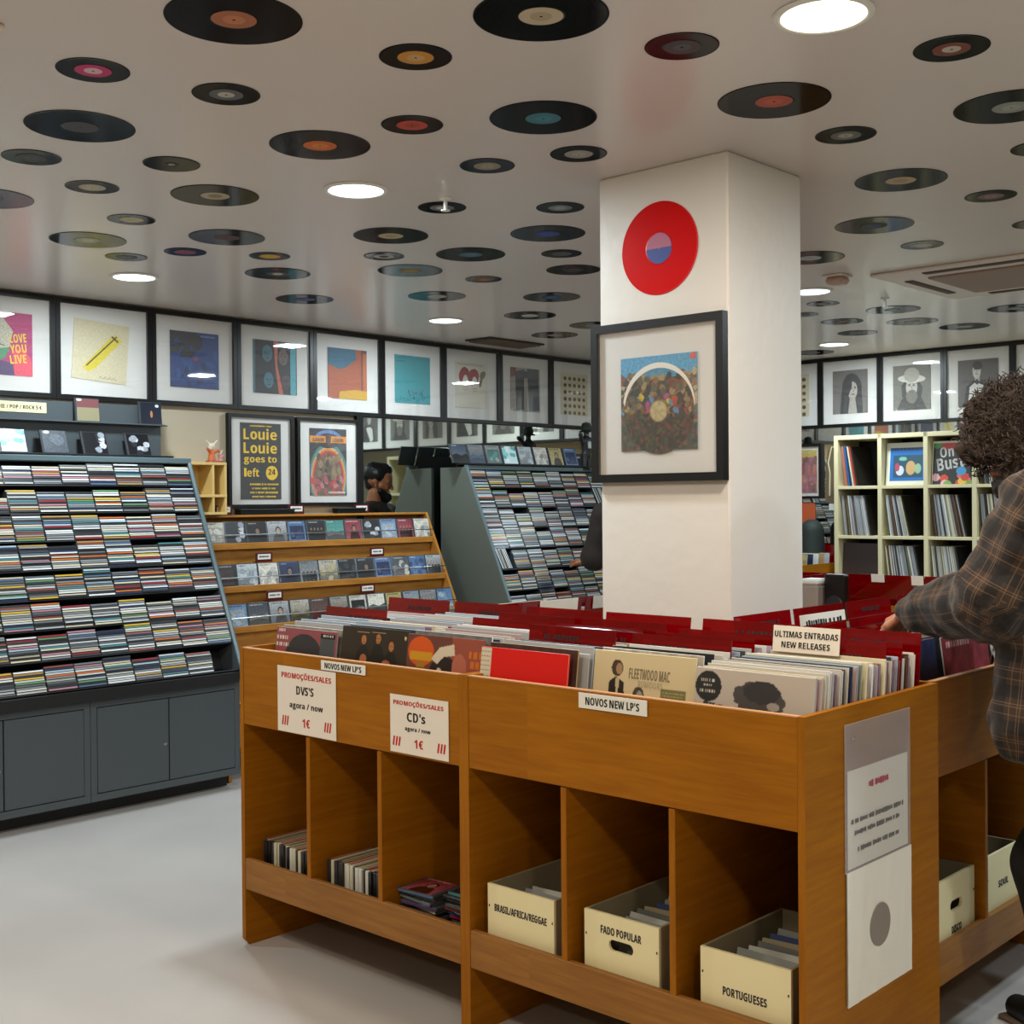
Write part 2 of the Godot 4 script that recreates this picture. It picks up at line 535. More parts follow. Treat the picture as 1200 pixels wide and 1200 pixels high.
func make_art() -> void:
	art_big = Image.create(2048, 2048, false, Image.FORMAT_RGB8)
	art_big.fill(Color(0.5, 0.5, 0.5))
	var s := 512
	var im := art_big
	for n in 16:
		var o := Vector2i(n % 4, n / 4) * s
		match n:
			0: # magenta collage with yellow lettering
				p_fill(im, o, s, Color("b01868"))
				p_poly(im, o, s, V([0, 0.1, 0.45, 0.02, 0.68, 0.3, 0.6, 0.62, 0.2, 0.7, 0, 0.6]), Color("b9b39c"))
				p_poly(im, o, s, V([0, 0.75, 0.3, 0.62, 0.62, 0.55, 0.55, 0.72, 0.1, 0.95, 0, 0.95]), Color("3f8f5c"))
				p_poly(im, o, s, V([0, 0.85, 0.45, 0.76, 0.66, 0.8, 0.7, 1, 0, 1]), Color("46275f"))
				p_poly(im, o, s, V([0.66, 0.6, 0.85, 0.55, 1, 0.8, 1, 1, 0.7, 1]), Color("df3f5a"))
				for k in 9:
					p_line(im, o, s, Vector2(rng.randf() * 0.5, rng.randf_range(0.1, 0.6)), Vector2(rng.randf() * 0.6, rng.randf_range(0.2, 0.7)), 0.012, Color("3c3a36"))
			1: # cream sheet with a plain yellow brush stroke
				p_fill(im, o, s, Color("d2c7a4"))
				for k in 3:
					var a := Vector2(0.2 + 0.05 * k, 0.78 - 0.03 * k)
					p_poly(im, o, s, PackedVector2Array([a, a + Vector2(0.46, -0.54), a + Vector2(0.56, -0.44), a + Vector2(0.1, 0.08)]), Color("d8c40c"))
				for k in 7:
					var a := Vector2(0.26 + 0.07 * k, 0.76 - 0.075 * k)
					p_line(im, o, s, a, a + Vector2(0.09, -0.1), 0.022, Color("3b3113"))
				p_line(im, o, s, Vector2(0.68, 0.22), Vector2(0.8, 0.3), 0.03, Color("3b3113"))
				for k in 8:
					p_line(im, o, s, Vector2(0.5 + 0.04 * k, 0.93), Vector2(0.53 + 0.04 * k, 0.9 + 0.03 * (k % 2)), 0.008, Color("55503c"))
			2:
				p_fill(im, o, s, Color("1c3f7c"))
				for k in 16:
					p_ell(im, o, s, rng.randf() * 0.6, rng.randf() * 0.4, 0.12, 0.07, Color("26262c"), rng.randf() * 3.0, 0.2)
				for k in 12:
					p_ell(im, o, s, rng.randf(), rng.randf_range(0.4, 1.0), 0.1, 0.05, Color("24508f") if k % 2 else Color("16305f"), rng.randf() * 3.0, 0.2)
				p_ell(im, o, s, 0.52, 0.48, 0.05, 0.04, Color("8f3a42"), 0.0, 0.1)
				p_words(im, o, s, 0.62, 0.06, 0.3, 0.03, Color("7f9ac8"))
			3:
				p_fill(im, o, s, Color("1d1c20"))
				p_face(im, o, s, 0.32, 0.25, 0.17, Color("3d6a78"), Color("15151a"))
				p_face(im, o, s, 0.68, 0.3, 0.16, Color("6b5a50"), Color("120f10"))
				p_face(im, o, s, 0.35, 0.74, 0.16, Color("3c6f7f"), Color("17171b"))
				p_face(im, o, s, 0.74, 0.76, 0.15, Color("4a3b3c"), Color("121013"))
				p_poly(im, o, s, V([0.46, 0, 0.56, 0, 0.54, 0.45, 0.68, 1, 0.58, 1, 0.5, 0.5]), Color("c2614a"))
				p_rect(im, o, s, 0.84, 0.0, 0.97, 1.0, Color("4aa0ac"))
				p_rect(im, o, s, 0.0, 0.0, 0.05, 1.0, Color("2d6d78"))
			4:
				p_fill(im, o, s, Color("a8522a"))
				p_poly(im, o, s, V([0, 0, 0.7, 0, 0.72, 0.2, 0.5, 0.35, 0.3, 0.42, 0, 0.33]), Color("23627c"))
				p_rect(im, o, s, 0.84, 0.0, 0.89, 1.0, Color("7c3318"))
				p_rect(im, o, s, 0.89, 0.1, 1.0, 1.0, Color("b6602f"))
				p_poly(im, o, s, V([0.3, 0.85, 0.7, 0.8, 1, 0.82, 1, 1, 0.28, 1]), Color("c79b12"))
				p_rect(im, o, s, 0.86, 0.0, 1.0, 0.07, Color("5b3a2b"))
			5:
				p_fill(im, o, s, Color("1c8f98"))
				for k in 30:
					var a := Vector2(rng.randf_range(0.15, 0.85), rng.randf_range(0.75, 0.95))
					p_line(im, o, s, a, a + Vector2(rng.randf_range(-0.06, 0.06), rng.randf_range(-0.09, 0.03)), 0.012, Color("12353b"))
				p_words(im, o, s, 0.06, 0.12, 0.22, 0.025, Color("114d55"))
			6:
				p_fill(im, o, s, Color("d8d2c2"))
				for k in [[0.28, 0.36], [0.56, 0.38]]:
					p_ell(im, o, s, k[0], k[1] - 0.05, 0.16, 0.19, Color("9d2c3a"), 0.3, 0.06)
					p_ell(im, o, s, k[0] + 0.03, k[1] + 0.10, 0.085, 0.17, Color("ddd6c7"))
					for e in [-1.0, 1.0]:
						p_ell(im, o, s, k[0] + 0.03 + e * 0.035, k[1] + 0.07, 0.02, 0.008, Color("8a3a40"))
						p_line(im, o, s, Vector2(k[0] + 0.03 + e * 0.085, k[1] + 0.08), Vector2(k[0] + 0.03 + e * 0.05, k[1] + 0.25), 0.008, Color("a0444a"))
					p_line(im, o, s, Vector2(k[0] + 0.03, k[1] + 0.08), Vector2(k[0] + 0.045, k[1] + 0.15), 0.007, Color("a0444a"))
					p_ell(im, o, s, k[0] + 0.03, k[1] + 0.19, 0.03, 0.01, Color("a83a44"))
					p_line(im, o, s, Vector2(k[0] - 0.02, k[1] + 0.25), Vector2(k[0] + 0.08, k[1] + 0.25), 0.008, Color("a0444a"))
				p_ell(im, o, s, 0.84, 0.26, 0.1, 0.07, Color("6b6a4a"), -0.8, 0.1)
				p_ell(im, o, s, 0.78, 0.42, 0.04, 0.13, Color("6b6a4a"), 0.3, 0.1)
				p_words(im, o, s, 0.06, 0.04, 0.8, 0.05, Color("b7b0a2"))
			7:
				p_fill(im, o, s, Color("9d958b"))
				p_poly(im, o, s, V([0.16, 0.1, 0.46, 0.04, 0.44, 0.95, 0.2, 0.97]), Color("292d33"))
				p_poly(im, o, s, V([0.56, 0.02, 0.94, 0.0, 0.97, 0.95, 0.62, 0.98]), Color("2d3138"))
				p_rect(im, o, s, 0.2, 0.08, 0.95, 0.24, Color("3a4048"))
				p_poly(im, o, s, V([0, 0, 0.2, 0, 0.16, 0.2, 0, 0.25]), Color("7e3a34"))
			8:
				p_fill(im, o, s, Color("cfc3a0"))
				for a in 5:
					for b in 6:
						p_ell(im, o, s, 0.16 + a * 0.17, 0.14 + b * 0.16, 0.055, 0.045, Color("4a3122"))
			9, 10, 11: # grey portraits
				p_fill(im, o, s, [Color("6c655f"), Color("6e6b5f"), Color("57524e")][n - 9])
				if n == 9:
					p_ell(im, o, s, 0.55, 0.42, 0.27, 0.34, Color("1c1916"), 0.0, 0.05)
					p_poly(im, o, s, V([0.28, 0.4, 0.82, 0.4, 0.86, 1, 0.22, 1]), Color("1c1916"))
					p_ell(im, o, s, 0.57, 0.47, 0.135, 0.20, Color("b5aca2"))
					p_poly(im, o, s, V([0.5, 0.62, 0.64, 0.62, 0.7, 1, 0.44, 1]), Color("a59c92"))
					p_poly(im, o, s, V([0.3, 0.3, 0.56, 0.24, 0.55, 0.4, 0.44, 0.62, 0.36, 0.6]), Color("211d19"))
				elif n == 10:
					p_poly(im, o, s, V([0.1, 1, 0.24, 0.74, 0.76, 0.74, 0.9, 1]), Color("302c27"))
					p_ell(im, o, s, 0.5, 0.58, 0.27, 0.32, Color("24211d"), 0.0, 0.06)
					p_ell(im, o, s, 0.5, 0.5, 0.15, 0.2, Color("b8b1a4"))
					p_ell(im, o, s, 0.5, 0.70, 0.15, 0.15, Color("6d675d"), 0.0, 0.06)
					p_ell(im, o, s, 0.5, 0.31, 0.36, 0.09, Color("cfcabf"), 0.05)
					p_ell(im, o, s, 0.5, 0.23, 0.2, 0.16, Color("a8a296"))
				else:
					p_poly(im, o, s, V([0.14, 1, 0.22, 0.58, 0.42, 0.42, 0.55, 0.42, 0.88, 0.58, 0.97, 1]), Color("161313"))
					p_poly(im, o, s, V([0.30, 0.58, 0.48, 0.46, 0.64, 0.56, 0.40, 0.99, 0.26, 0.92]), Color("d8d4cd"))
					p_poly(im, o, s, V([0.42, 0.3, 0.54, 0.3, 0.55, 0.5, 0.42, 0.5]), Color("a8a198"))
					p_ell(im, o, s, 0.47, 0.25, 0.10, 0.16, Color("c9c3ba"))
					p_ell(im, o, s, 0.49, 0.14, 0.12, 0.09, Color("171414"), 0.2)
					p_poly(im, o, s, V([0.40, 0.48, 0.48, 0.42, 0.55, 0.50, 0.48, 0.54]), Color("1b1818"))
				var fx: float = [0.585, 0.5, 0.465][n - 9]
				var fy: float = [0.45, 0.49, 0.24][n - 9]
				var fs: float = [1.0, 1.0, 0.72][n - 9]
				for e in [-1.0, 1.0]:
					p_ell(im, o, s, fx + e * 0.055 * fs, fy - 0.03 * fs, 0.03 * fs, 0.014 * fs, Color("2a2521"))
					p_rect(im, o, s, fx + e * 0.055 * fs - 0.035 * fs, fy - 0.065 * fs, fx + e * 0.055 * fs + 0.035 * fs, fy - 0.05 * fs, Color("4a433c"))
				p_poly(im, o, s, PackedVector2Array([Vector2(fx, fy - 0.02 * fs), Vector2(fx + 0.03 * fs, fy + 0.06 * fs), Vector2(fx - 0.01 * fs, fy + 0.065 * fs)]), Color("8c847a"))
				p_ell(im, o, s, fx, fy + 0.11 * fs, 0.045 * fs, 0.013 * fs, Color("5a4f48"))
			12: # sky-blue top over a mottled ground, a plain stand-in
				p_fill(im, o, s, Color("4f9cc4"))
				var tones := ["6b4f33", "8a6a45", "3b3128", "a98b5c", "5a5b4a", "7c4334", "b7a274", "2d3b35"]
				for k in 420:
					var y := rng.randf_range(0.2, 0.75)
					p_ell(im, o, s, rng.randf(), y, 0.03, 0.04, Color(tones[rng.randi() % 8]), rng.randf() * 3, 0.1)
				p_rect(im, o, s, 0, 0.72, 1, 1, Color("33351f"))
				for k in 260:
					p_ell(im, o, s, rng.randf(), rng.randf_range(0.62, 1.0), 0.026, 0.02, Color(["4a4a26", "6b2a20", "2a3420", "7a3a2c", "55502a", "231f18"][rng.randi() % 6]), rng.randf() * 3, 0.1)
				for k in 26:
					p_ell(im, o, s, rng.randf_range(0.2, 0.8), rng.randf_range(0.42, 0.66), 0.028, 0.04, Color(["c9b028", "a04f84", "4f88b0", "b8452a"][k % 4]), rng.randf() * 3, 0.15)
				p_ell(im, o, s, 0.94, 0.05, 0.04, 0.035, Color("d2543f"))
			13: # rainbow poster
				p_fill(im, o, s, Color("24242a"))
				for k in 5:
					p_ell(im, o, s, 0.5, 0.72, 0.52 - k * 0.03, 0.5 - k * 0.03, Color(["3f7d4f", "4a7fa8", "d4a53a", "cf6a33", "a83a35"][k]))
				p_ell(im, o, s, 0.5, 0.75, 0.37, 0.36, Color("6e5a44"))
				p_ell(im, o, s, 0.5, 0.16, 0.36, 0.13, Color("5e7fb0"))
				p_ell(im, o, s, 0.5, 0.19, 0.31, 0.11, Color("1d1d22"))
				p_rect(im, o, s, 0.0, 0.12, 1.0, 0.22, Color("d78a2c"))
				p_poly(im, o, s, V([0.42, 0.1, 0.58, 0.1, 0.56, 0.22, 0.5, 0.27, 0.44, 0.22]), Color("5a3a26"))
				for k in 40:
					p_ell(im, o, s, rng.randf_range(0.2, 0.8), rng.randf_range(0.4, 0.85), 0.05, 0.06, Color(["7f6a4d", "5c4a37", "947a55", "463628"][k % 4]), rng.randf(), 0.15)
				for k in 22:
					p_ell(im, o, s, rng.randf_range(0.05, 0.85), rng.randf_range(0.7, 0.98), 0.07, 0.04, Color(["a8555a", "8e3d45", "b97a78", "c2423a"][k % 4]), rng.randf(), 0.15)
				p_words(im, o, s, 0.5, 0.93, 0.45, 0.03, Color("e0d8cc"))
			14: # black poster ground for the yellow lettering
				p_fill(im, o, s, Color("26241f"))
			15: # pink and yellow poster
				p_fill(im, o, s, Color("a04a55"))
				p_rect(im, o, s, 0, 0, 1, 0.18, Color("b8a240"))
				for k in 30:
					p_ell(im, o, s, rng.randf(), rng.randf_range(0.25, 1.0), 0.09, 0.12, Color(["8a3d46", "b36a48", "9a5a63", "6d3a32"][k % 4]), rng.randf(), 0.15)
		if n != 14:
			p_grain(im, o, s, 0.035 if n in [1, 5, 6, 8] else 0.08, 0.045)
	var t := mt("art_big", Color(1, 1, 1), 0.6)
	t.albedo_texture = ImageTexture.create_from_image(im)
	# small covers: 8 x 8 cells of 128
	art_small = Image.create(1024, 1024, false, Image.FORMAT_RGB8)
	art_small.fill(Color(0.6, 0.6, 0.6))
	im = art_small
	s = 128
	var bgs := ["b9b6ac", "1d1d20", "3f8078", "b8b0a0", "46658f", "8d8e90", "7c2a35", "9c958a", "cfcbbf", "24282e", "6d757c", "aeb1b4", "35404f", "15171b", "6482a8", "a83a2e", "a89a62", "7a7c7e", "40444a", "c6c1b2", "828d95", "27325a", "4c342c", "b9c3c8"]
	for n in 64:
		var o := Vector2i(n % 8, n / 8) * s
		match n:
			0: # pink-red ground, big dark head
				p_fill(im, o, s, Color("96505a"))
				p_ell(im, o, s, 0.48, 0.36, 0.32, 0.30, Color("33343a"))
				p_rect(im, o, s, 0.74, 0.04, 0.97, 0.5, Color("4d5358"))
				p_rect(im, o, s, 0.74, 0.04, 0.97, 0.09, Color("15161a"))
				p_words(im, o, s, 0.78, 0.05, 0.16, 0.03, Color("e8e4de"))
				p_words(im, o, s, 0.03, 0.10, 0.18, 0.045, Color("e6dfd8"))
				p_words(im, o, s, 0.03, 0.17, 0.20, 0.045, Color("e6dfd8"))
				p_words(im, o, s, 0.05, 0.03, 0.1, 0.035, Color("e6dfd8"))
			1: # dark brown with three figures
				p_fill(im, o, s, Color("332b22"))
				for k in [[0.34, 0.13], [0.55, 0.11], [0.74, 0.17]]:
					p_ell(im, o, s, k[0], k[1] + 0.24, 0.11, 0.19, Color("1e1c19"))
					p_face(im, o, s, k[0], k[1], 0.05, Color("b47a4a"), Color("3a2415"))
				p_rect(im, o, s, 0.24, 0.06, 0.42, 0.075, Color("b5a27c"))
				p_rect(im, o, s, 0.46, 0.05, 0.66, 0.065, Color("b5a27c"))
				p_ell(im, o, s, 0.35, 0.32, 0.05, 0.055, Color("b06a45"))
				p_ell(im, o, s, 0.68, 0.34, 0.06, 0.04, Color("a9653f"))
				p_ell(im, o, s, 0.93, 0.08, 0.012, 0.02, Color("e0c9a0"))
			2: # orange disc and piano curve
				p_fill(im, o, s, Color("6c4038"))
				p_rect(im, o, s, 0.6, 0.0, 1.0, 1.0, Color("9a5040"))
				p_ell(im, o, s, 0.2, 0.16, 0.17, 0.135, Color("d85a1c"))
				p_rect(im, o, s, 0.06, 0.17, 0.35, 0.25, Color("cf9a22"))
				p_rect(im, o, s, 0.15, 0.25, 0.26, 0.31, Color("a87a24"))
				p_ell(im, o, s, 0.52, 0.36, 0.2, 0.17, Color("2a2122"))
				p_ell(im, o, s, 0.45, 0.32, 0.03, 0.03, Color("c9c2b4"))
				p_poly(im, o, s, V([0.34, 0.22, 0.44, 0.11, 0.62, 0.07, 0.64, 0.17, 0.5, 0.19, 0.42, 0.26]), Color("d9cfb8"))
				p_ell(im, o, s, 0.70, 0.28, 0.09, 0.13, Color("b76a55"))
				p_words(im, o, s, 0.82, 0.12, 0.16, 0.07, Color("d07020"))
				p_words(im, o, s, 0.84, 0.21, 0.14, 0.07, Color("d07020"))
			3: # plain red with a paper strip
				p_fill(im, o, s, Color("d8160f"))
				p_rect(im, o, s, 0.0, 0.02, 0.14, 1.0, Color("d6cdb8"))
				for k in 14:
					p_words(im, o, s, 0.02, 0.05 + k * 0.04, 0.1, 0.014, Color("8b8472"))
			4: # cream with two small figures
				p_fill(im, o, s, Color("d8c9a0"))
				p_ell(im, o, s, 0.25, 0.14, 0.055, 0.065, Color("4a3c30"))
				p_ell(im, o, s, 0.27, 0.145, 0.03, 0.045, Color("a98a68"))
				p_poly(im, o, s, V([0.17, 0.42, 0.18, 0.25, 0.24, 0.21, 0.32, 0.25, 0.33, 0.42]), Color("2a2826"))
				p_poly(im, o, s, V([0.235, 0.22, 0.275, 0.22, 0.265, 0.36, 0.25, 0.36]), Color("c9bc98"))
				p_ell(im, o, s, 0.47, 0.33, 0.05, 0.06, Color("4c463e"))
				p_ell(im, o, s, 0.48, 0.34, 0.028, 0.04, Color("a39c8c"))
				p_rect(im, o, s, 0.68, 0.27, 0.92, 0.5, Color("7d7a4e"))
				p_words(im, o, s, 0.7, 0.29, 0.2, 0.012, Color("b5ae84"))
				p_words(im, o, s, 0.7, 0.32, 0.18, 0.012, Color("b5ae84"))
			5: # grey cover with dark hair shape
				p_fill(im, o, s, Color("bfb6ac"))
				p_ell(im, o, s, 0.13, 0.14, 0.11, 0.11, Color("2b2d2f"))
				p_words(im, o, s, 0.07, 0.09, 0.12, 0.025, Color("cfcac2"))
				p_words(im, o, s, 0.09, 0.13, 0.08, 0.02, Color("cfcac2"))
				p_words(im, o, s, 0.06, 0.17, 0.14, 0.025, Color("cfcac2"))
				p_ell(im, o, s, 0.56, 0.20, 0.21, 0.12, Color("4c4a4a"), 0.12, 0.08)
				p_ell(im, o, s, 0.58, 0.15, 0.15, 0.08, Color("37363a"), 0.0, 0.10)
				p_ell(im, o, s, 0.68, 0.24, 0.05, 0.03, Color("a59c94"))
				p_poly(im, o, s, V([0.1, 0.25, 0.42, 0.29, 0.8, 0.30, 0.82, 0.27, 0.84, 1, 0.08, 1]), Color("3d4143"))
				p_words(im, o, s, 0.14, 0.27, 0.08, 0.03, Color("c9c4bc"))
				p_words(im, o, s, 0.14, 0.32, 0.2, 0.025, Color("c9c4bc"))
			6: # white border, blue picture
				p_fill(im, o, s, Color("d6d3bd"))
				p_rect(im, o, s, 0.1, 0.1, 0.97, 0.9, Color("1f66ad"))
				p_rect(im, o, s, 0.18, 0.28, 0.92, 0.82, Color("254a58"))
				p_words(im, o, s, 0.14, 0.1, 0.76, 0.07, Color("1b2f55"))
				p_ell(im, o, s, 0.35, 0.64, 0.1, 0.12, Color("c9cad0"))
				p_ell(im, o, s, 0.28, 0.56, 0.06, 0.1, Color("a5455a"))
				p_ell(im, o, s, 0.62, 0.58, 0.12, 0.17, Color("c29a66"))
				p_ell(im, o, s, 0.8, 0.6, 0.08, 0.12, Color("8fae8e"))
				p_ell(im, o, s, 0.42, 0.36, 0.1, 0.05, Color("6fae9c"))
			7: # colourful dark cover
				p_fill(im, o, s, Color("2b2622"))
				p_ell(im, o, s, 0.45, 0.06, 0.25, 0.12, Color("c2352b"))
				p_ell(im, o, s, 0.1, 0.05, 0.12, 0.09, Color("4c8a3e"))
				for k in 14:
					p_ell(im, o, s, rng.randf(), rng.randf_range(0.75, 1.0), 0.1, 0.09, Color(["d8607a", "d8b33a", "c6442f", "6f9a4a", "e0a8b0"][k % 5]), 0.0, 0.1)
				p_ell(im, o, s, 0.7, 0.68, 0.12, 0.1, Color("3f8fc0"))
			8: # tan photo
				p_fill(im, o, s, Color("8b8468"))
				p_rect(im, o, s, 0, 0, 1, 0.4, Color("75484a"))
				p_ell(im, o, s, 0.12, 0.06, 0.12, 0.06, Color("d8dcdf"))
			9: # night blue
				p_fill(im, o, s, Color("151b2b"))
				p_ell(im, o, s, 0.52, 0.55, 0.06, 0.16, Color("b07a50"))
				p_ell(im, o, s, 0.8, 0.16, 0.09, 0.07, Color("c8d0d8"))
			10: # bright cyan and white blots
				p_fill(im, o, s, Color("cfe8ea"))
				for k in 14:
					p_ell(im, o, s, rng.randf(), rng.randf(), 0.13, 0.11, Color(["4fb0b8", "7fd0cf", "eaf4f2", "3c8fa0"][k % 4]), 0.0, 0.12)
			11:
				p_fill(im, o, s, Color("4a5058"))
				p_ell(im, o, s, 0.6, 0.4, 0.3, 0.24, Color("5b636c"), 0.2, 0.1)
				p_ell(im, o, s, 0.2, 0.08, 0.12, 0.07, Color("cfd4d8"))
			12, 13:
				p_fill(im, o, s, Color("15161a"))
				for k in 8:
					p_ell(im, o, s, rng.randf_range(0.1, 0.9), rng.randf_range(0.1, 0.9), 0.15, 0.13, Color(["b9bcc0", "8e949c", "2a2c31"][k % 3]), rng.randf(), 0.12)
			_:
				var b := Color(bgs[(n - 14) % bgs.size()])
				p_fill(im, o, s, b)
				for k in 16: # a soft vertical drift of tone
					p_rect(im, o, s, 0, k / 16.0, 1, (k + 1) / 16.0, b.lerp(b.darkened(0.45) if n % 2 else b.lightened(0.18), k / 16.0))
				var kind := (n * 7) % 5
				var other := Color(bgs[(n * 5 + 3) % bgs.size()])
				if kind == 0: # a figure
					p_ell(im, o, s, 0.55, 0.95, 0.3, 0.42, b.darkened(0.6), 0.0, 0.06)
					p_face(im, o, s, 0.55, 0.46, 0.15, b.lerp(Color("b08a6c"), 0.7), b.darkened(0.75))
				elif kind == 1: # a picture in a border
					p_rect(im, o, s, 0.1, 0.24, 0.9, 0.92, other.darkened(0.2))
					for k in 5:
						p_ell(im, o, s, rng.randf_range(0.2, 0.8), rng.randf_range(0.4, 0.85), 0.12, 0.13, other.lerp(b, rng.randf()), rng.randf() * 3, 0.1)
				elif kind == 2: # a landscape
					p_poly(im, o, s, V([0, 0.6, 0.3, 0.5, 0.6, 0.62, 1, 0.48, 1, 1, 0, 1]), other.darkened(0.4))
					p_poly(im, o, s, V([0, 0.8, 0.5, 0.7, 1, 0.78, 1, 1, 0, 1]), other.darkened(0.6))
				elif kind == 3: # a group of dark figures
					for k in 4:
						p_ell(im, o, s, 0.2 + k * 0.2, 0.8, 0.1, 0.3, b.darkened(0.55 + 0.05 * k), 0.0, 0.08)
						p_ell(im, o, s, 0.2 + k * 0.2, 0.42, 0.05, 0.07, b.lerp(Color("b08a6c"), 0.6))
				else: # blots
					for k in 9:
						p_ell(im, o, s, rng.randf(), rng.randf_range(0.25, 0.95), 0.16, 0.12, b.lerp(other, rng.randf()), rng.randf() * 3, 0.15)
				p_words(im, o, s, 0.1, 0.06, rng.randf_range(0.3, 0.75), 0.06, b.lightened(0.6) if b.get_luminance() < 0.45 else b.darkened(0.6))
		if n > 10:
			p_grain(im, o, s, 0.10, 0.06)
	t = mt("art_small", Color(1, 1, 1), 0.32)
	t.albedo_texture = ImageTexture.create_from_image(im)

# ------------------------------------------------------------------ room shell
func room() -> void:
	var X0 := WX
	var X1 := 2.0
	var Z1 := 2.0
	structure(part("floor", Vector3(X0 - 0.2, -0.1, WZ - 0.2), Vector3(X1 + 0.2, 0, Z1 + 0.2), M.floor, self), "pale grey smooth shop floor between the racks", "floor")
	structure(part("ceiling", Vector3(X0 - 0.2, CEIL, WZ - 0.2), Vector3(X1 + 0.2, CEIL + 0.1, Z1 + 0.2), M.ceiling, self), "glossy off-white ceiling covered with vinyl records", "ceiling")
	structure(part("wall_left", Vector3(X0 - 0.2, 0, WZ - 0.2), Vector3(X0, CEIL, Z1 + 0.2), M.wall, self), "beige wall behind the row of framed covers", "wall")
	structure(part("wall_back", Vector3(X0, 0, WZ - 0.2), Vector3(X1 + 0.2, CEIL, WZ), M.grey_wall, self), "far grey wall behind the ivory cube shelf", "wall")
	structure(part("wall_right", Vector3(X1, 0, WZ), Vector3(X1 + 0.2, CEIL, Z1 + 0.2), M.wall, self), "beige wall of the shop on the right, out of frame", "wall")
	structure(part("wall_front", Vector3(X0, 0, Z1), Vector3(X1, CEIL, Z1 + 0.2), M.wall, self), "beige shop wall behind the viewer", "wall")
	# mirrors under the picture rows
	var a := part("mirror_panel", Vector3(X0, 0.1, WZ), Vector3(X0 + 0.006, 1.985, -5.11), M.mirror, self)
	tag(a, "mirror panel on the left wall below the coloured framed covers", "mirror")
	var b := part("mirror_panel", Vector3(X0 + 0.006, 0.1, WZ), Vector3(-1.6, 1.985, WZ + 0.006), M.mirror, self)
	tag(b, "mirror panel on the far wall behind the ivory cube shelf", "mirror")
	var t := part("trim_1", Vector3(X0, 0.0, -5.11), Vector3(X0 + 0.03, 1.99, -5.06), M.frame_black, self)
	structure(t, "black upright strip at the mirror's edge beside the posters", "trim")
	# pillar
	var st := stnew()
	bx(st, Vector3(-2.622, 0, -3.705), Vector3(-2.116, CEIL, -3.262), 0.006)
	structure(obj("pillar", st.commit(), M.pillar), "square white pillar rising through the record bins", "pillar")

# ------------------------------------------------------------------ lamps
func downlights() -> void:
	var ring := lathe([[0.090, 0.0], [0.110, 0.0], [0.112, -0.003], [0.108, -0.006], [0.098, -0.008], [0.094, -0.006]], 48)
	var disc := lathe([[0.0, -0.009], [0.06, -0.0085], [0.095, -0.006]], 48)
	var all := [
		[-3.297, -2.776, 1, "round recessed downlight left of the pillar, the nearest lit one on the left"],
		[-5.288, -3.093, 1, "round recessed downlight above the left end of the framed covers"],
		[-5.277, -5.118, 1, "round recessed downlight above the far grey rack, near the ceiling slot vent"],
		[-1.372, -2.506, 0, "large warm downlight at the top edge, right of the pillar"],
		[-3.238, -5.767, 1, "round recessed downlight peeking out from behind the pillar"],
		[-4.225, -7.836, 1, "round recessed downlight just above the framed portraits of the far wall"],
		[-0.7, -5.3, 1, "recessed downlight beyond the right edge, over the aisle"],
		[-2.1, -7.9, 1, "recessed downlight near the far wall, right of the ivory shelf"],
		[-5.3, -1.1, 1, "recessed downlight left of the viewer, over the near grey rack"],
		[-3.3, -0.8, 0, "recessed downlight over the open floor before the near bin"],
		[-1.3, -0.5, 0, "recessed warm downlight over the viewer"],
		[0.7, -2.9, 1, "recessed downlight right of the customer"],
		[-0.35, -4.0, 2, "recessed downlight over the aisle behind the customer"],
		[0.7, -0.4, 0, "recessed warm downlight behind the viewer on the right"],
		[-1.3, 1.3, 0, "recessed warm downlight farthest behind the viewer"],
	]
	for a in all:
		var t := thing("downlight", a[3], "ceiling lamp", Vector3(a[0], CEIL, a[1]), 0, "round recessed ceiling lamps")
		obj("trim_ring", ring, M.card_white, t)
		obj("lamp_diffuser", disc, M.lamp_cool if a[2] else M.lamp_warm, t)
		var l := AreaLight3D.new()
		l.name = "lamp_light"
		l.light_color = Color(0.91, 0.97, 1.0) if a[2] else Color(1.0, 0.94, 0.86)
		l.light_energy = [2.4, 2.6, 3.0][a[2]]
		l.area_size = Vector2(0.165, 0.165)
		l.area_normalize_energy = true
		l.area_range = 14.0
		l.area_attenuation = 2.0
		l.shadow_enabled = true
		t.add_child(l)
		l.position = Vector3(0, -0.016, 0)
		l.rotation.x = -PI / 2

# ------------------------------------------------------------------ records on the ceiling
# centre and width in the photograph are turned into a place on the ceiling and a disc size
func ceiling_at(px: float, py: float) -> Vector3:
	var b := Basis.from_euler(Vector3(deg_to_rad(-0.4415), deg_to_rad(42.8905), deg_to_rad(-0.4728)))
	var d := b * Vector3((px - 600.0) / 1458.26, -(py - 600.0) / 1458.26, -1.0)
	return Vector3(0, EYE, 0) + d * ((CEIL - EYE) / d.y)

func record(r: float, lr: float, label_col: String, ring := "") -> Array:
	var out := []
	var key := "disc %.3f %.3f" % [r, lr]
	if not box_cache.has(key):
		box_cache[key] = lathe([[0.0036, 0.0], [0.0036, 0.0022], [lr, 0.0022], [lr + 0.004, 0.0016], [r - 0.004, 0.0020], [r - 0.001, 0.0024], [r, 0.0014], [r, 0.0]], 72)
		box_cache[key + "l"] = lathe([[0.0038, 0.0022], [0.0038, 0.0027], [lr - 0.001, 0.0027], [lr, 0.0022]], 48)
		box_cache[key + "m"] = lathe([[0.0038, 0.0027], [0.0038, 0.0031], [lr * 0.47, 0.0031], [lr * 0.5, 0.0027]], 40)
	out.append(box_cache[key])
	out.append(box_cache[key + "l"])
	out.append(box_cache[key + "m"])
	return out

